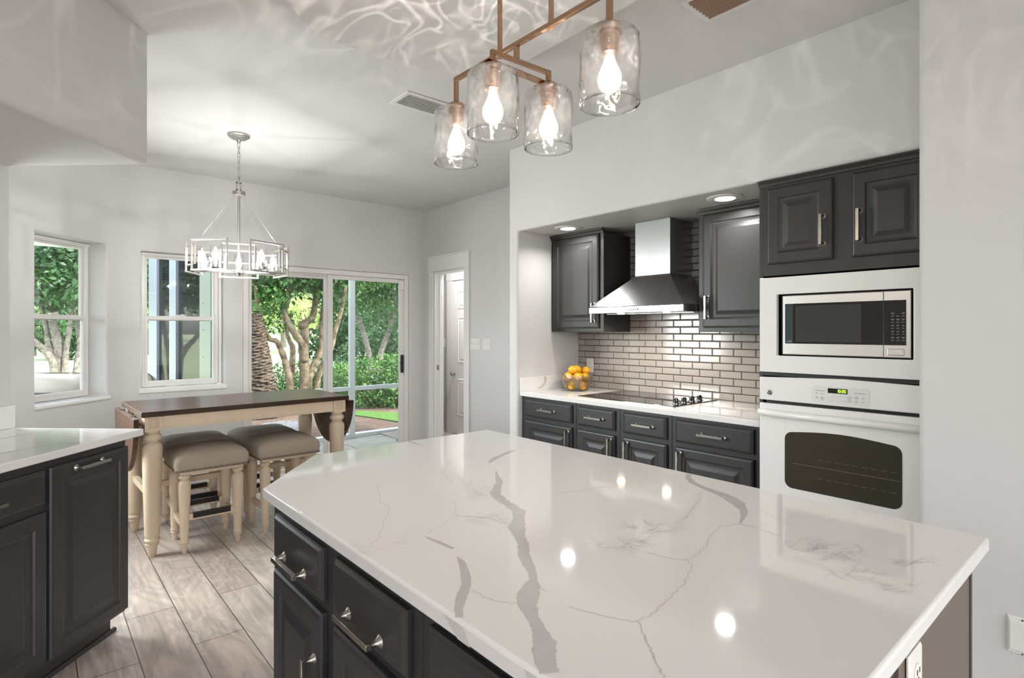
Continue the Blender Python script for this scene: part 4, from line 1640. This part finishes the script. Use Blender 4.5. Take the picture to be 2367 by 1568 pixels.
for i in range(5):
    for big in (1, 0):
        a = R(A0 + 72 * i + (36 if big else 0))
        n_ = Vector((math.cos(a), math.sin(a), 0))
        s_ = Vector((-math.sin(a), math.cos(a), 0))
        c_ = n_ * (.292 if big else .300)
        hwid, zt_, zb_ = (.128, -.775, -.972) if big else (.098, -.806, -.930)
        b = MB()
        b.loop([c_ - s_ * hwid + Vector((0, 0, zt_)), c_ + s_ * hwid + Vector((0, 0, zt_)), c_ + s_ * hwid + Vector((0, 0, zb_)), c_ - s_ * hwid + Vector((0, 0, zb_))], .0052)
        b.build('large_frame' if big else 'small_frame', M_silver, t)
    a = R(A0 + 36 + 72 * i)
    n_ = Vector((math.cos(a), math.sin(a), 0))
    b = MB()
    b.tube([n_ * .03 + Vector((0, 0, -.962)), n_ * .292 + Vector((0, 0, -.962))], .0045, square=True)
    p = n_ * .235
    b.lathe([(.012, -.960), (.034, -.952), (.034, -.935), (.014, -.934)], (p.x, p.y, 0), 24)
    ar = b.build('arm', M_silver, t, smooth=40)
    b = MB()
    b.lathe([(.0325, -.934), (.0325, -.805), (.0305, -.805), (.0305, -.933)], (p.x, p.y, 0), 28, False, False)
    b.build('glass_cylinder', M_shade, t, smooth=50)
    b = MB()
    b.lathe([(.011, -.934), (.011, -.905)], (p.x, p.y, 0), 14)
    so = b.build('candle_socket', M_silver, t, smooth=40)
    b = MB()
    b.lathe([(.010, -.905), (.016, -.893), (.0195, -.875), (.018, -.855), (.010, -.832), (.003, -.818)], (p.x, p.y, 0), 18)
    bo = b.build('bulb', M_bulbglass, t, smooth=180)
    b = MB()
    b.tube([(p.x + .006 * math.cos(a), p.y + .006 * math.sin(a), -.868 + .012 * math.cos(2 * a)) for a in [i * math.pi / 8 for i in range(17)]], .0018, 6)
    b.build('filament', M_filc, bo)
    l = bpy.data.lights.new('candle_light', 'POINT')
    l.energy = 8.5
    l.color = (1, .98, .955)
    l.shadow_soft_size = .01
    lo = bpy.data.objects.new('candle_light', l)
    C.objects.link(lo)
    lo.parent = t
    lo.location = (p.x, p.y, -.865)
    b = MB()
    q = n_ * .292
    b.tube([(n_.x * .03, n_.y * .03, -.426), (q.x, q.y, -.775)], .0011, 5)
    b.build('cable', M_silver, t)

# ------------------------------------------------------------------ linear chandelier over the island
LX, LY = 1.045, 1.160
t = thing('pendant_chandelier', 'bronze linear chandelier with four hammered glass shades over the island', 'chandelier', (LX, LY, PANEL))
zb_ = 2.168 - PANEL
zc_ = 2.122 - PANEL
K = .0065
b = MB()
b.box(-.06, .06, -.20, .20, -.022, -.0005)
b.build('canopy', M_bronze, t, bevel=.004)
for dy in (.105, -.108):
    b = MB()
    b.tube([(0, dy, -.022), (0, dy, zb_ + .022)], .0075, 12)
    b.lathe([(.009, zb_ + .022), (.009, zb_ + .003)], (0, dy, 0), 12)
    b.build('rod', M_bronze, t, smooth=50)
caps = [(-.020, .298), (-.015, -.317), (-.099, .015), (.100, .004)]
zcap = 2.088 - PANEL
b = MB()
b.tube([(caps[0][0], .298, zcap), (caps[0][0], .298, zb_), (caps[1][0], -.317, zb_), (caps[1][0], -.317, zcap)], K, square=True)
b.build('long_bar', M_bronze, t, bevel=.0015)
b = MB()
b.tube([(-.018, .010, zb_ - K), (-.018, .010, zc_ + K)], K, square=True)
b.tube([(caps[2][0], caps[2][1], zcap), (caps[2][0], caps[2][1], zc_), (caps[3][0], caps[3][1], zc_), (caps[3][0], caps[3][1], zcap)], K, square=True)
b.build('cross_bar', M_bronze, t, bevel=.0015)
b = MB()
b.box(-.128, .129, -.004, .024, zcap + .001, zcap + .004)
b.build('flat_strip', M_bronze, t)
rw = random.Random(3)
for ci, (cx_, cy_) in enumerate(caps):
    b = MB()
    b.lathe([(.010, zcap + .006), (.020, zcap + .004), (.030, zcap - .004), (.031, zcap - .018)], (cx_, cy_, 0), 24)
    cp_ = b.build('shade_cap', M_bronze, t, smooth=40)
    zt_ = 2.070 - PANEL
    b = MB()
    b.lathe([(.024, zt_ - .002), (.024, zt_ - .022), (.021, zt_ - .050), (.018, zt_ - .052)], (cx_, cy_, 0), 20)
    b.build('socket', M_bronze, cp_, smooth=40)
    # hammered glass drum, open at the bottom
    b = MB()
    prof = [(.031, zt_), (.056, zt_ - .001), (.064, zt_ - .005), (.069, zt_ - .013), (.070, zt_ - .03)] + [(.070, zt_ - .03 - .0117 * i) for i in range(1, 13)]
    seg = 40
    rr = []
    ph = [rw.uniform(0, 6.28) for _ in range(8)]
    for side in (0, 1):
        pp = prof if side == 0 else [(r_ - .0028, z_ - (.0022 if z_ > zt_ - .03 else 0)) for r_, z_ in reversed(prof)]
        for r_, z_ in pp:
            ring = []
            for i in range(seg):
                a = 2 * math.pi * i / seg
                h_ = (z_ - zt_) * 60
                am = .0011 if (side == 0 and -.165 < z_ - zt_ < -.02) else 0
                r2 = r_ + am * (math.sin(5 * a + ph[0] + 1.3 * math.sin(h_ * .7 + ph[1])) + math.sin(9 * a + h_ * .9 + ph[2]) * .8 + math.sin(h_ * 1.1 - 4 * a + ph[3]) * .7)
                ring.append((cx_ + r2 * math.cos(a), cy_ + r2 * math.sin(a), z_))
            rr.append(ring)
    b.rings(rr, False, False)
    b.build('glass_shade', M_wavy, t, smooth=180)
    b = MB()
    b.lathe([(.012, zt_ - .050), (.013, zt_ - .062), (.018, zt_ - .078), (.027, zt_ - .098), (.029, zt_ - .112), (.026, zt_ - .126), (.016, zt_ - .138), (.004, zt_ - .142)], (cx_, cy_, 0), 22)
    bo = b.build('bulb', M_bulbglass, t, smooth=180)
    b = MB()
    zf = zt_ - .108
    b.tube([(cx_ + .010 * math.cos(a) , cy_ + .010 * math.sin(a), zf + .010 * math.cos(2 * a)) for a in [i * math.pi / 8 for i in range(17)]], .0022, 6)
    b.tube([(cx_ - .010, cy_, zf + .010), (cx_ - .004, cy_, zf + .045)], .0009, 5)
    b.build('filament', M_fil, bo)
    l = bpy.data.lights.new('bulb_light', 'POINT')
    l.energy = 2.7
    l.color = (1, .93, .84)
    l.shadow_soft_size = .005
    l.use_nodes = True
    ln = l.node_tree
    em = ln.nodes['Emission']
    tcn = ln.nodes.new('ShaderNodeTexCoord')
    mpn = ln.nodes.new('ShaderNodeMapping')
    mpn.inputs['Scale'].default_value = (1, 1, .55)
    mpn.inputs['Location'].default_value = (ci * 3.1, ci * 1.7, 0)
    nzn = ln.nodes.new('ShaderNodeTexNoise')
    nzn.inputs['Scale'].default_value = 3.4
    nzn.inputs['Detail'].default_value = 1.0
    nzn.inputs['Distortion'].default_value = 1.4
    ln.links.new(tcn.outputs['Normal'], mpn.inputs[0])
    ln.links.new(mpn.outputs[0], nzn.inputs['Vector'])
    sb = ln.nodes.new('ShaderNodeMath')
    sb.operation = 'SUBTRACT'
    sb.inputs[1].default_value = .5
    ln.links.new(nzn.outputs[0], sb.inputs[0])
    ab = ln.nodes.new('ShaderNodeMath')
    ab.operation = 'ABSOLUTE'
    ln.links.new(sb.outputs[0], ab.inputs[0])
    rg = ln.nodes.new('ShaderNodeMapRange')
    rg.inputs[1].default_value = 0
    rg.inputs[2].default_value = .03
    rg.inputs[3].default_value = 8.5
    rg.inputs[4].default_value = .85
    ln.links.new(ab.outputs[0], rg.inputs[0])
    # the shade is open below: caustics are noise painted into the lamp, fading downward
    szn = ln.nodes.new('ShaderNodeSeparateXYZ')
    ln.links.new(tcn.outputs['Normal'], szn.inputs[0])
    mk = ln.nodes.new('ShaderNodeMapRange')
    mk.inputs[1].default_value = -.2
    mk.inputs[2].default_value = .4
    ln.links.new(szn.outputs[2], mk.inputs[0])
    mxn = ln.nodes.new('ShaderNodeMix')
    mxn.inputs[2].default_value = 1.0
    ln.links.new(mk.outputs[0], mxn.inputs[0])
    ln.links.new(rg.outputs[0], mxn.inputs[3])
    ln.links.new(mxn.outputs[0], em.inputs['Strength'])
    lo = bpy.data.objects.new('bulb_light', l)
    C.objects.link(lo)
    lo.parent = t
    lo.location = (cx_, cy_, zt_ - .108)


# ------------------------------------------------------------------ ceiling vents
def vent(label, x0_, x1_, y0_, y1_, mat, along):
    t = thing('ceiling_vent', label, 'air vent', ((x0_ + x1_) / 2, (y0_ + y1_) / 2, CEIL))
    wx, wy = (x1_ - x0_) / 2, (y1_ - y0_) / 2
    b = MB()
    k = .028
    for q in ((-wx, wx, -wy, -wy + k), (-wx, wx, wy - k, wy), (-wx, -wx + k, -wy + k, wy - k), (wx - k, wx, -wy + k, wy - k)):
        b.box(*q, -.006, -.0005)
    b.build('frame', M_ventw, t, bevel=.002)
    b = MB()
    b.box(-wx + k, wx - k, -wy + k, wy - k, -.0014, -.0005)
    b.build('duct', mat, t)
    b = MB()
    n_ = 7
    for i in range(n_):
        if along == 'x':
            y_ = -wy + k + (i + .5) * (2 * wy - 2 * k) / n_
            b.box(-wx + k, wx - k, y_ - .0018, y_ + .0018, -.0082, -.0016)
        else:
            x_ = -wx + k + (i + .5) * (2 * wx - 2 * k) / n_
            b.rings([[(x_ - .009, y, -.002), (x_ + .006, y, -.012), (x_ + .0075, y, -.0115), (x_ - .007, y, -.0015)] for y in (-wy + k, wy - k)])
    b.build('slat', M_ventw if mat is not M_ventbrown else P('vent_slat', (136, 110, 92), .5), t)
    return t


vent('white slotted ceiling vent between the two chandeliers', 1.63, 1.955, 2.80, 3.02, P('vent_dark', (70, 70, 70), .6), 'x')
vent('ceiling vent with brown interior near the bulkhead, cut by picture edge', 2.045, 2.275, .90, 1.31, M_ventbrown, 'y')

# ------------------------------------------------------------------ outside
struct(MB().box(-9, 3.56, 5.67, 7.02, -.10, -.02).build('patio_floor', M_stone))
struct(MB().box(-9, 1.36, 7.02, 9.6, -.10, -.02).build('patio_floor', M_stone))
struct(MB().box(3.56, 9, 7.0, 7.02, -.10, -.02).build('patio_edge', M_stone))
struct(MB().box(1.36, 9, 7.02, 7.10, -.10, 0.0).build('patio_kerb', M_ext))


def ground(name, D0, D1, pts, z, mat):
    b = MB()
    b.f([b.v((p.x, p.y, z)) for p in pts])
    return struct(b.build(name, mat))


b = MB()
b.f([b.v(p) for p in ((-120, 7.0, -.16), (160, 7.0, -.16), (260, 260, -.16), (-160, 260, -.16))])
struct(b.build('lawn', M_lawn))
def bed(name, pix, z0, z1, mat):
    b = MB()
    b.prism([(lambda p: (p.x, p.y))(iz(u, v, z1) if v else Vector(u)) for u, v in pix], z0, z1)
    return struct(b.build(name, mat))


bed('mulch_bed', [((1.40, 7.10), 0), ((9.5, 7.10), 0), ((13, 10), 0), ((11.5, 13.6), 0), (760, 893), (690, 900), (620, 905), (560, 915), ((1.40, 9.0), 0)], -.16, -.125, M_mulch)
bed('grass_strip', [(800, 958), (840, 962), (880, 968), (935, 977), (1010, 990), (1010, 962), (935, 955), (880, 952), (830, 949)], -.125, -.108, M_grass)
bed('gravel_patch', [(590, 992), (640, 1010), (720, 1004), (720, 975), (660, 972), (610, 978)], -.125, -.112, M_gravel)

# screen enclosure
t = thing('screen_enclosure', 'white aluminium screen frame with rail standing on the patio edge', 'screen frame', (3.17, 6.86, -.02))
b = MB()
b.box(-.035, .035, -.03, .03, 0, 2.19)
b.build('post', M_ext, t, bevel=.003)
b = MB()
b.box(-1.79, -.035, -.025, .025, .612, .665).box(.035, 2.6, -.025, .025, .612, .665)
b.build('rail', M_ext, t, bevel=.003)
b = MB()
b.box(-1.79, -.035, -.03, .03, 0, .05).box(.035, 2.6, -.03, .03, 0, .05)
b.build('sill_rail', M_ext, t, bevel=.003)
for xa, xb in ((-6, -1.91), (-1.79, 2.6)):
    b = MB()
    b.box(xa, xb, -.04, .04, 2.19, 2.30)
    b.build('header', M_ext, t, bevel=.003)
b = MB()
b.box(1.548, 1.612, 5.70, 5.76, -.02, 2.74)
tag(b.build('porch_post', M_ext, bevel=.003), 'white porch post just outside the sliding door jamb', 'post')

# glazed wing beside the porch
t = thing('glazed_wing', 'dark glass porch doors with white posts seen through the second window', 'glass doors', (1.30, 5.88, -.02), 0)
b = MB()
b.box(0, .06, .0, .46, 0, 2.70)
b.build('cover_panel', P('pale_green_panel', (108, 118, 118), .4), t, bevel=.002)
b = MB()
for zz in (.92, 1.13, 1.40, 1.66):
    b.lathe([(.008, -.0005), (.008, -.003)], (0, .30, zz), 8, axis='x')
b.build('bolt', M_blackm, t)
b = MB()
for ya, yb in ((1.50, 1.90), (2.78, 3.42)):
    b.box(-.03, .05, ya, yb, 0, 2.70)
b.box(-.02, .05, .46, 3.42, 2.55, 2.70)
b.build('post', M_wing, t, bevel=.003)
for ya, yb in ((.46, 1.50), (1.90, 2.78)):
    b = MB()
    b.box(.0, .03, ya, yb, .06, 2.55)
    b.build('glass_door', M_dark, t)
b = MB()
b.box(0, .04, .46, 3.0, .0, .06)
b.build('sill_rail', M_wing, t)

# wicker sofa
SD = ip(231, 860, 5.48)
sang = 40.8 - 90 + 49 - 0
t = thing('wicker_sofa', 'dark wicker outdoor sofa on the patio outside the windows', 'sofa', (SD.x, SD.y, -.02), -38)
b = MB()
b.box(-.62, .62, -.36, .22, .10, .42)
b.build('seat_base', M_wicker, t, bevel=.03, seg=3, smooth=50)
b = MB()
b.box(-.62, .62, -.40, -.30, .421, .82)
b.build('backrest', M_wicker, t, bevel=.03, seg=3, smooth=50)
for xx in (-.715, .625):
    b = MB()
    b.rings([[(xx, -.38, z_), (xx + .09, -.38, z_), (xx + .09, .22, z_ - .02), (xx, .22, z_ - .02)] for z_ in (.08, .5)] + [[(xx - .01, -.40, .86), (xx + .09, -.40, .86), (xx + .09, .22, .70), (xx - .01, .22, .70)]])
    b.build('armrest', M_wicker, t, bevel=.03, seg=3, smooth=50)
for i, (x_, lb) in enumerate(((-.31, 'cream back cushion on the wicker sofa, seen through bay window'), (.31, 'cream back cushion slumped at the sofa end beyond second window'))):
    c_ = thing('cushion', lb, 'cushion', (SD.x, SD.y, -.02), -38, 'cushions on the wicker sofa')
    b = MB()
    rr = []
    for k_ in range(9):
        f_ = k_ / 8
        bul = math.sin(math.pi * (.12 + .76 * f_))
        x0_, x1_ = x_ - .295 * (0.82 + .18 * bul), x_ + .295 * (.82 + .18 * bul)
        ring = []
        for (xx, zz) in rrect(x0_, x1_, .46 - .03 * bul, .95 + .035 * bul, .09, 4):
            ring.append((xx, -.285 + .26 * f_, zz + .02 * math.sin(xx * 7)))
        rr.append(ring)
    b.rings(rr)
    b.build('cover', M_cush, c_, smooth=180)
    b = MB()
    pts = [(xx, -.17, zz) for xx, zz in rrect(x_ - .297, x_ + .297, .425, .99, .09, 4)]
    b.tube(pts + [pts[0]], .006, 6, False)
    b.build('piping', M_pipe, c_)


# ---- plants
def leaves(name, blobs, n, size, mat, seed, parent=None, shell=.55, droop=.3):
    """one mesh of n folded leaves spread through ellipsoid blobs (cx,cy,cz,rx,ry,rz)"""
    rg_ = np.random.default_rng(seed)
    bl = np.array(blobs, float)
    vol = bl[:, 3] * bl[:, 4] * bl[:, 5]
    pk = rg_.choice(len(bl), n, p=vol / vol.sum())
    d = rg_.normal(size=(n, 3))
    d /= np.linalg.norm(d, axis=1)[:, None]
    r_ = shell + (1 - shell) * rg_.random(n) ** .7
    c = bl[pk, :3] + d * r_[:, None] * bl[pk, 3:6]
    ax = rg_.normal(size=(n, 3)) + d * .7
    ax[:, 2] -= droop
    ax /= np.linalg.norm(ax, axis=1)[:, None]
    up = rg_.normal(size=(n, 3)) * .6 + d + np.array([0, 0, .8])
    sd = np.cross(ax, up)
    sd /= np.linalg.norm(sd, axis=1)[:, None] + 1e-9
    nn = np.cross(sd, ax)
    L = size * rg_.uniform(.6, 1.4, n)[:, None]
    W = L * .27
    v = np.empty((n, 6, 3))
    v[:, 0] = c
    v[:, 1] = c + ax * L * .45 + sd * W + nn * L * .06
    v[:, 2] = c + ax * L - nn * L * .10
    v[:, 3] = c + ax * L * .45 - sd * W + nn * L * .06
    v[:, 4] = c + ax * L * .5
    v = v[:, :5]
    base = np.arange(n)[:, None] * 5
    fa = np.concatenate([base + np.array([[0, 1, 4, 4]]) * 0 + np.array([[0, 1, 2, 4]]), base + np.array([[0, 4, 2, 3]])])
    me_ = bpy.data.meshes.new(name)
    me_.vertices.add(n * 5)
    me_.vertices.foreach_set('co', v.ravel())
    me_.loops.add(len(fa) * 4)
    me_.loops.foreach_set('vertex_index', fa.ravel().astype(np.int32))
    me_.polygons.add(len(fa))
    me_.polygons.foreach_set('loop_start', np.arange(len(fa)) * 4)
    me_.update()
    me_.materials.append(mat)
    o = bpy.data.objects.new(name, me_)
    C.objects.link(o)
    if parent: o.parent = parent
    return o


def limb(b, pts, r0, r1, seg=10):
    n_ = len(pts)
    # smooth by subdivision
    P_ = [Vector(p) for p in pts]
    ds = []
    for i in range(n_ - 1):
        p0, p1, p2, p3 = P_[max(i - 1, 0)], P_[i], P_[i + 1], P_[min(i + 2, n_ - 1)]
        for k in range(4):
            s = k / 4
            ds.append(.5 * ((2 * p1) + (p2 - p0) * s + (2 * p0 - 5 * p1 + 4 * p2 - p3) * s * s + (3 * p1 - p0 - 3 * p2 + p3) * s ** 3))
    ds.append(P_[-1])
    m_ = len(ds)
    rs = [(r0 + (r1 - r0) * i / (m_ - 1)) * (1 + .10 * math.sin(i * 2.3)) for i in range(m_)]
    b.tube(ds, rs, seg)


def px_limb(b, pts, D, r0, r1, dd=0.0):
    """limb given by the places it passes, on a slice at distance D that drifts by dd"""
    n_ = len(pts)
    limb(b, [ip(u, v, D + dd * i / max(1, n_ - 1)) for i, (u, v) in enumerate(pts)], r0, r1)


def pblob(u, v, D, r, sq=.8):
    p = ip(u, v, D)
    return (p.x, p.y, p.z, r, r, r * sq)


# the many-stemmed tree in front of the sliding door
D = 10.6
t = thing('tree', 'many-stemmed tree with knobbly trunks outside the sliding door', 'tree')
trunks = [([(703, 950), (705, 888), (702, 802), (705, 765), (701, 752), (721, 735), (728, 706), (730, 668), (737, 560)], .105, .04, .3),
          ([(703, 835), (700, 800), (675, 762), (661, 735), (659, 716), (667, 687), (671, 655), (676, 560)], .075, .035, -.4),
          ([(669, 950), (671, 895), (663, 850), (652, 815), (640, 790), (622, 783), (608, 754), (598, 727), (590, 660)], .07, .03, -.5),
          ([(672, 950), (671, 895), (677, 811), (670, 790), (664, 770), (650, 700)], .07, .03, .8),
          ([(713, 950), (713, 888), (723, 850), (742, 811), (744, 765), (744, 745), (748, 706), (752, 670), (760, 580)], .07, .035, .5),
          ([(731, 950), (733, 888), (744, 846), (761, 821), (776, 763), (790, 716), (800, 660)], .065, .03, -.3)]
for pts, r0, r1, dd in trunks:
    b = MB()
    px_limb(b, pts, D, r0, r1, dd)
    if r0 > .1:
        c_ = ip(701, 752, D + .1)
        b.sphere(c_, .105, 10, 8, (1, 1, .9))
        c_ = ip(666, 748, D - .15)
    b.build('trunk', M_bark, t, smooth=180)
bl = [pblob(600, 600, D, 1.0), pblob(660, 590, D + .4, .9), pblob(720, 585, D, .9), pblob(780, 600, D, .8), pblob(830, 590, D + .5, .9), pblob(600, 680, D + .3, .50), pblob(640, 660, D - .4, .45), pblob(690, 645, D - .3, .42), pblob(740, 640, D - .3, .42), pblob(790, 660, D - .2, .38), pblob(615, 740, D - .4, .30), pblob(655, 745, D + .6, .30), pblob(800, 700, D, .30), pblob(585, 745, D - .3, .28), pblob(770, 690, D + .5, .28)]
leaves('crown', bl, 12500, .098, M_leaf, 1, t, .35)

# palm trunk at the left of the door
t = thing('palm_tree', 'shaggy palm trunk between the porch post and the tree', 'palm tree')
b = MB()
base, top = ip(612, 955, 9.6), ip(583, 725, 9.6)
rr = []
nr = 60
rp0 = random.Random(5)
for i in range(nr):
    k = i / (nr - 1)
    c_ = base.lerp(top, k)
    r_ = (.27 - .12 * k) * (1.0 + rp0.uniform(-.03, .06))
    rr.append([(c_.x + r_ * (1 + .09 * math.sin(5 * a_ + i * 2.5)) * math.cos(a_), c_.y + r_ * (1 + .09 * math.sin(5 * a_ + i * 2.5)) * math.sin(a_), c_.z) for a_ in [2 * math.pi * j / 18 for j in range(18)]])
b.rings(rr)
b.build('trunk', M_palm, t)
rp_ = random.Random(8)
b = MB()
for i in range(11):
    a_ = 2 * math.pi * i / 11 + rp_.uniform(-.1, .1)
    L = rp_.uniform(.8, 1.3)
    el = rp_.uniform(.3, 1.1)
    sp_ = []
    for k in range(9):
        s = k / 8
        h_ = math.sin(el) * L * s - .8 * s * s * L * .7
        sp_.append(top + Vector((math.cos(a_) * L * s, math.sin(a_) * L * s, h_)))
    for k in range(1, 9):
        tdir = (sp_[k] - sp_[k - 1]).normalized()
        side = tdir.cross(Vector((0, 0, 1))).normalized()
        for sg in (-1, 1):
            for q in (0, .5):
                p0 = sp_[k - 1].lerp(sp_[k], q)
                ln_ = .30 * math.sin(math.pi * (.15 + .8 * k / 9))
                tip = p0 + side * sg * ln_ + tdir * ln_ * .5 - Vector((0, 0, ln_ * .4))
                b.f([b.v(p0 - tdir * .012), b.v(p0 + tdir * .012), b.v(tip)])
b.build('frond', M_leafd, t)

# V-shaped pale trunks behind the right hedge
D = 14.5
t = thing('tree', 'pale forked tree leaning apart behind the round hedge', 'tree')
for pts, r0, r1 in (([(860, 905), (858, 851), (847, 792), (835, 754), (824, 735), (805, 712), (780, 690)], .085, .045), ([(868, 905), (872, 848), (885, 802), (900, 763), (910, 716), (913, 660)], .085, .045)):
    b = MB()
    px_limb(b, pts, D, r0, r1, .4)
    b.build('trunk', M_bark2, t, smooth=180)
bl = [pblob(840, 600, D, 1.4), pblob(900, 610, D + .5, 1.4), pblob(960, 610, D, 1.4), pblob(870, 665, D - .4, .6), pblob(925, 675, D - .3, .7), pblob(945, 740, D + .3, .7), pblob(850, 690, D + 1, .6)]
leaves('crown', bl, 11000, .115, M_leaf, 2, t, .3)

# hedges
HEDGE = [('clipped bright green hedge mound behind the screen rail', [(805, 893, 11.6, .50), (845, 885, 11.4, .58), (890, 880, 11.3, .62), (935, 880, 11.3, .66), (975, 885, 11.3, .6), (860, 905, 11.0, .45), (915, 905, 11.0, .45)], 7500, M_leafb),
         ('bright green shrub between the door stile and the screen post', [(775, 890, 12.2, .50), (790, 880, 12.5, .45), (755, 895, 12.4, .46)], 3000, M_leafb),
         ('low green shrub behind the stems of the many-stemmed tree', [(645, 895, 12.0, .50), (668, 885, 12.3, .55), (700, 888, 12.4, .52), (735, 892, 12.2, .50), (628, 905, 11.8, .42)], 4200, M_leafb),
         ('dark bushes massed under the pale forked tree', [(838, 835, 17, .8), (870, 815, 17.5, 1.0), (920, 820, 17, 1.2), (965, 810, 17, 1.3), (905, 760, 19, 1.3), (955, 740, 19, 1.5), (858, 775, 19, .7)], 10000, M_leafd)]
for lb, bls, n_, mt in HEDGE:
    leaves('hedge', [pblob(u, v, D_, r_, .85) for u, v, D_, r_ in bls], n_, .07 if 'bushes' not in lb else .13, mt, len(lb), None, .75)
    tag(C.objects[-1], lb, 'hedge')
# palmetto fan beside the post
t = thing('palmetto', 'low blue-green palmetto fan beside the white screen post', 'palm plant')
b = MB()
c0 = ip(775, 852, 14)
for i in range(90):
    a_, el, L = rp_.uniform(0, 6.28), rp_.uniform(.05, 1.2), rp_.uniform(.4, .75)
    d_ = Vector((math.cos(a_) * math.cos(el), math.sin(a_) * math.cos(el), math.sin(el)))
    s_ = d_.cross(Vector((0, 0, 1))).normalized() * .018
    p0 = c0 + Vector((rp_.uniform(-.5, .5), rp_.uniform(-.5, .5), -.35))
    b.f([b.v(p0 - s_), b.v(p0 + s_), b.v(p0 + d_ * L + s_ * .6), b.v(p0 + d_ * L * 1.15), b.v(p0 + d_ * L - s_ * .6)])
b.build('fan_leaf', leaf_mat('palmetto_leaf', (46, 84, 62), (104, 140, 104)), t)

# tree outside the bay window
D = 10.0
t = thing('tree', 'stout branching tree seen through the bay window', 'tree')
for pts, r0, r1, dd in (([(135, 960), (133, 854), (134, 798), (124, 752), (112, 690), (105, 600)], .10, .045, .4), ([(126, 950), (124, 848), (105, 812), (84, 793), (60, 770)], .075, .04, -.3), ([(122, 838), (112, 800), (108, 765), (96, 700)], .06, .03, .3), ([(148, 950), (150, 852), (153, 811), (161, 758), (168, 690)], .06, .035, .3), ([(176, 960), (177, 857), (185, 798), (181, 752), (180, 664)], .065, .04, .8)):
    b = MB()
    px_limb(b, pts, D, r0, r1, dd)
    b.build('trunk', M_bark2, t, smooth=180)
bl = [pblob(100, 610, D, .9), pblob(160, 600, D, .9), pblob(220, 600, D + .5, .9), pblob(330, 610, D + 1, .9), pblob(120, 655, D - .5, .45), pblob(170, 660, D - .3, .5), pblob(80, 670, D, .5), pblob(340, 660, D + .5, .5), pblob(200, 690, D + .6, .4)]
leaves('crown', bl, 7500, .115, M_leafd, 5, t, .3)

# trees across the lawn
spots = [(70, 34), (215, 30), (345, 36), (600, 40), (655, 52), (700, 38), (735, 60), (790, 44), (815, 62), (860, 30), (930, 26)]
lbs = ['distant pale tree across the lawn, beyond the bay window trunk', 'distant tree across the lawn at the bay window edge', 'distant tree across the lawn beyond the second window', 'distant tree across the lawn above the palm trunk', 'far pale tree glimpsed between the slim stems', 'distant tree behind the knobbly main stem', 'farthest pale tree glimpsed beside the door stile', 'distant tree in the gap next to the screen post', 'farthest tree in the gap by the forked trunks', 'leafy tree closing the view behind the forked tree', 'tall leafy tree behind the bushes by the door handle']
src = {}
for i, ((u, D_), lb) in enumerate(zip(spots, lbs)):
    kd = i % 3
    near = D_ < 32
    key = (kd, near)
    if key not in src:
        tt = thing('tree', lb, 'tree')
        b = MB()
        limb(b, [(0, 0, -.2), (.05, 0, 1.5), (-.1, .1, 3), (.1, 0, 5)], .26, .12)
        b.build('trunk', M_bark2, tt, smooth=180)
        rb = random.Random(i)
        bl = [(rb.uniform(-2.2, 2.2), rb.uniform(-2.2, 2.2), rb.uniform(2.6, 8.5), 1.7, 1.7, 1.3) for _ in range(13)]
        if near: bl += [(rb.uniform(-2, 2), rb.uniform(-2, 2), rb.uniform(.6, 2.2), 1.5, 1.5, 1.0) for _ in range(6)]
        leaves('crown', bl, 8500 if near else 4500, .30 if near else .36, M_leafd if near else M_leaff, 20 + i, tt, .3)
        src[key] = tt
        o = tt
    else:
        o = copy_tree(src[key])
    p = ip(u, 800, D_)
    o.location = (p.x, p.y, -.1)
    o.rotation_euler = (0, 0, i * 1.9)
    sc = 1.0 if near else 1.15
    o.scale = (sc, sc, sc)
    tag(o, lb, 'tree', 'trees across the lawn')
# treeline closing the horizon
rb = random.Random(77)
bl = [(math.cos(a) * 95, math.sin(a) * 95, rb.uniform(2, 9), 7, 5, 4) for a in [R(20 + i * 2.4) for i in range(50)]]
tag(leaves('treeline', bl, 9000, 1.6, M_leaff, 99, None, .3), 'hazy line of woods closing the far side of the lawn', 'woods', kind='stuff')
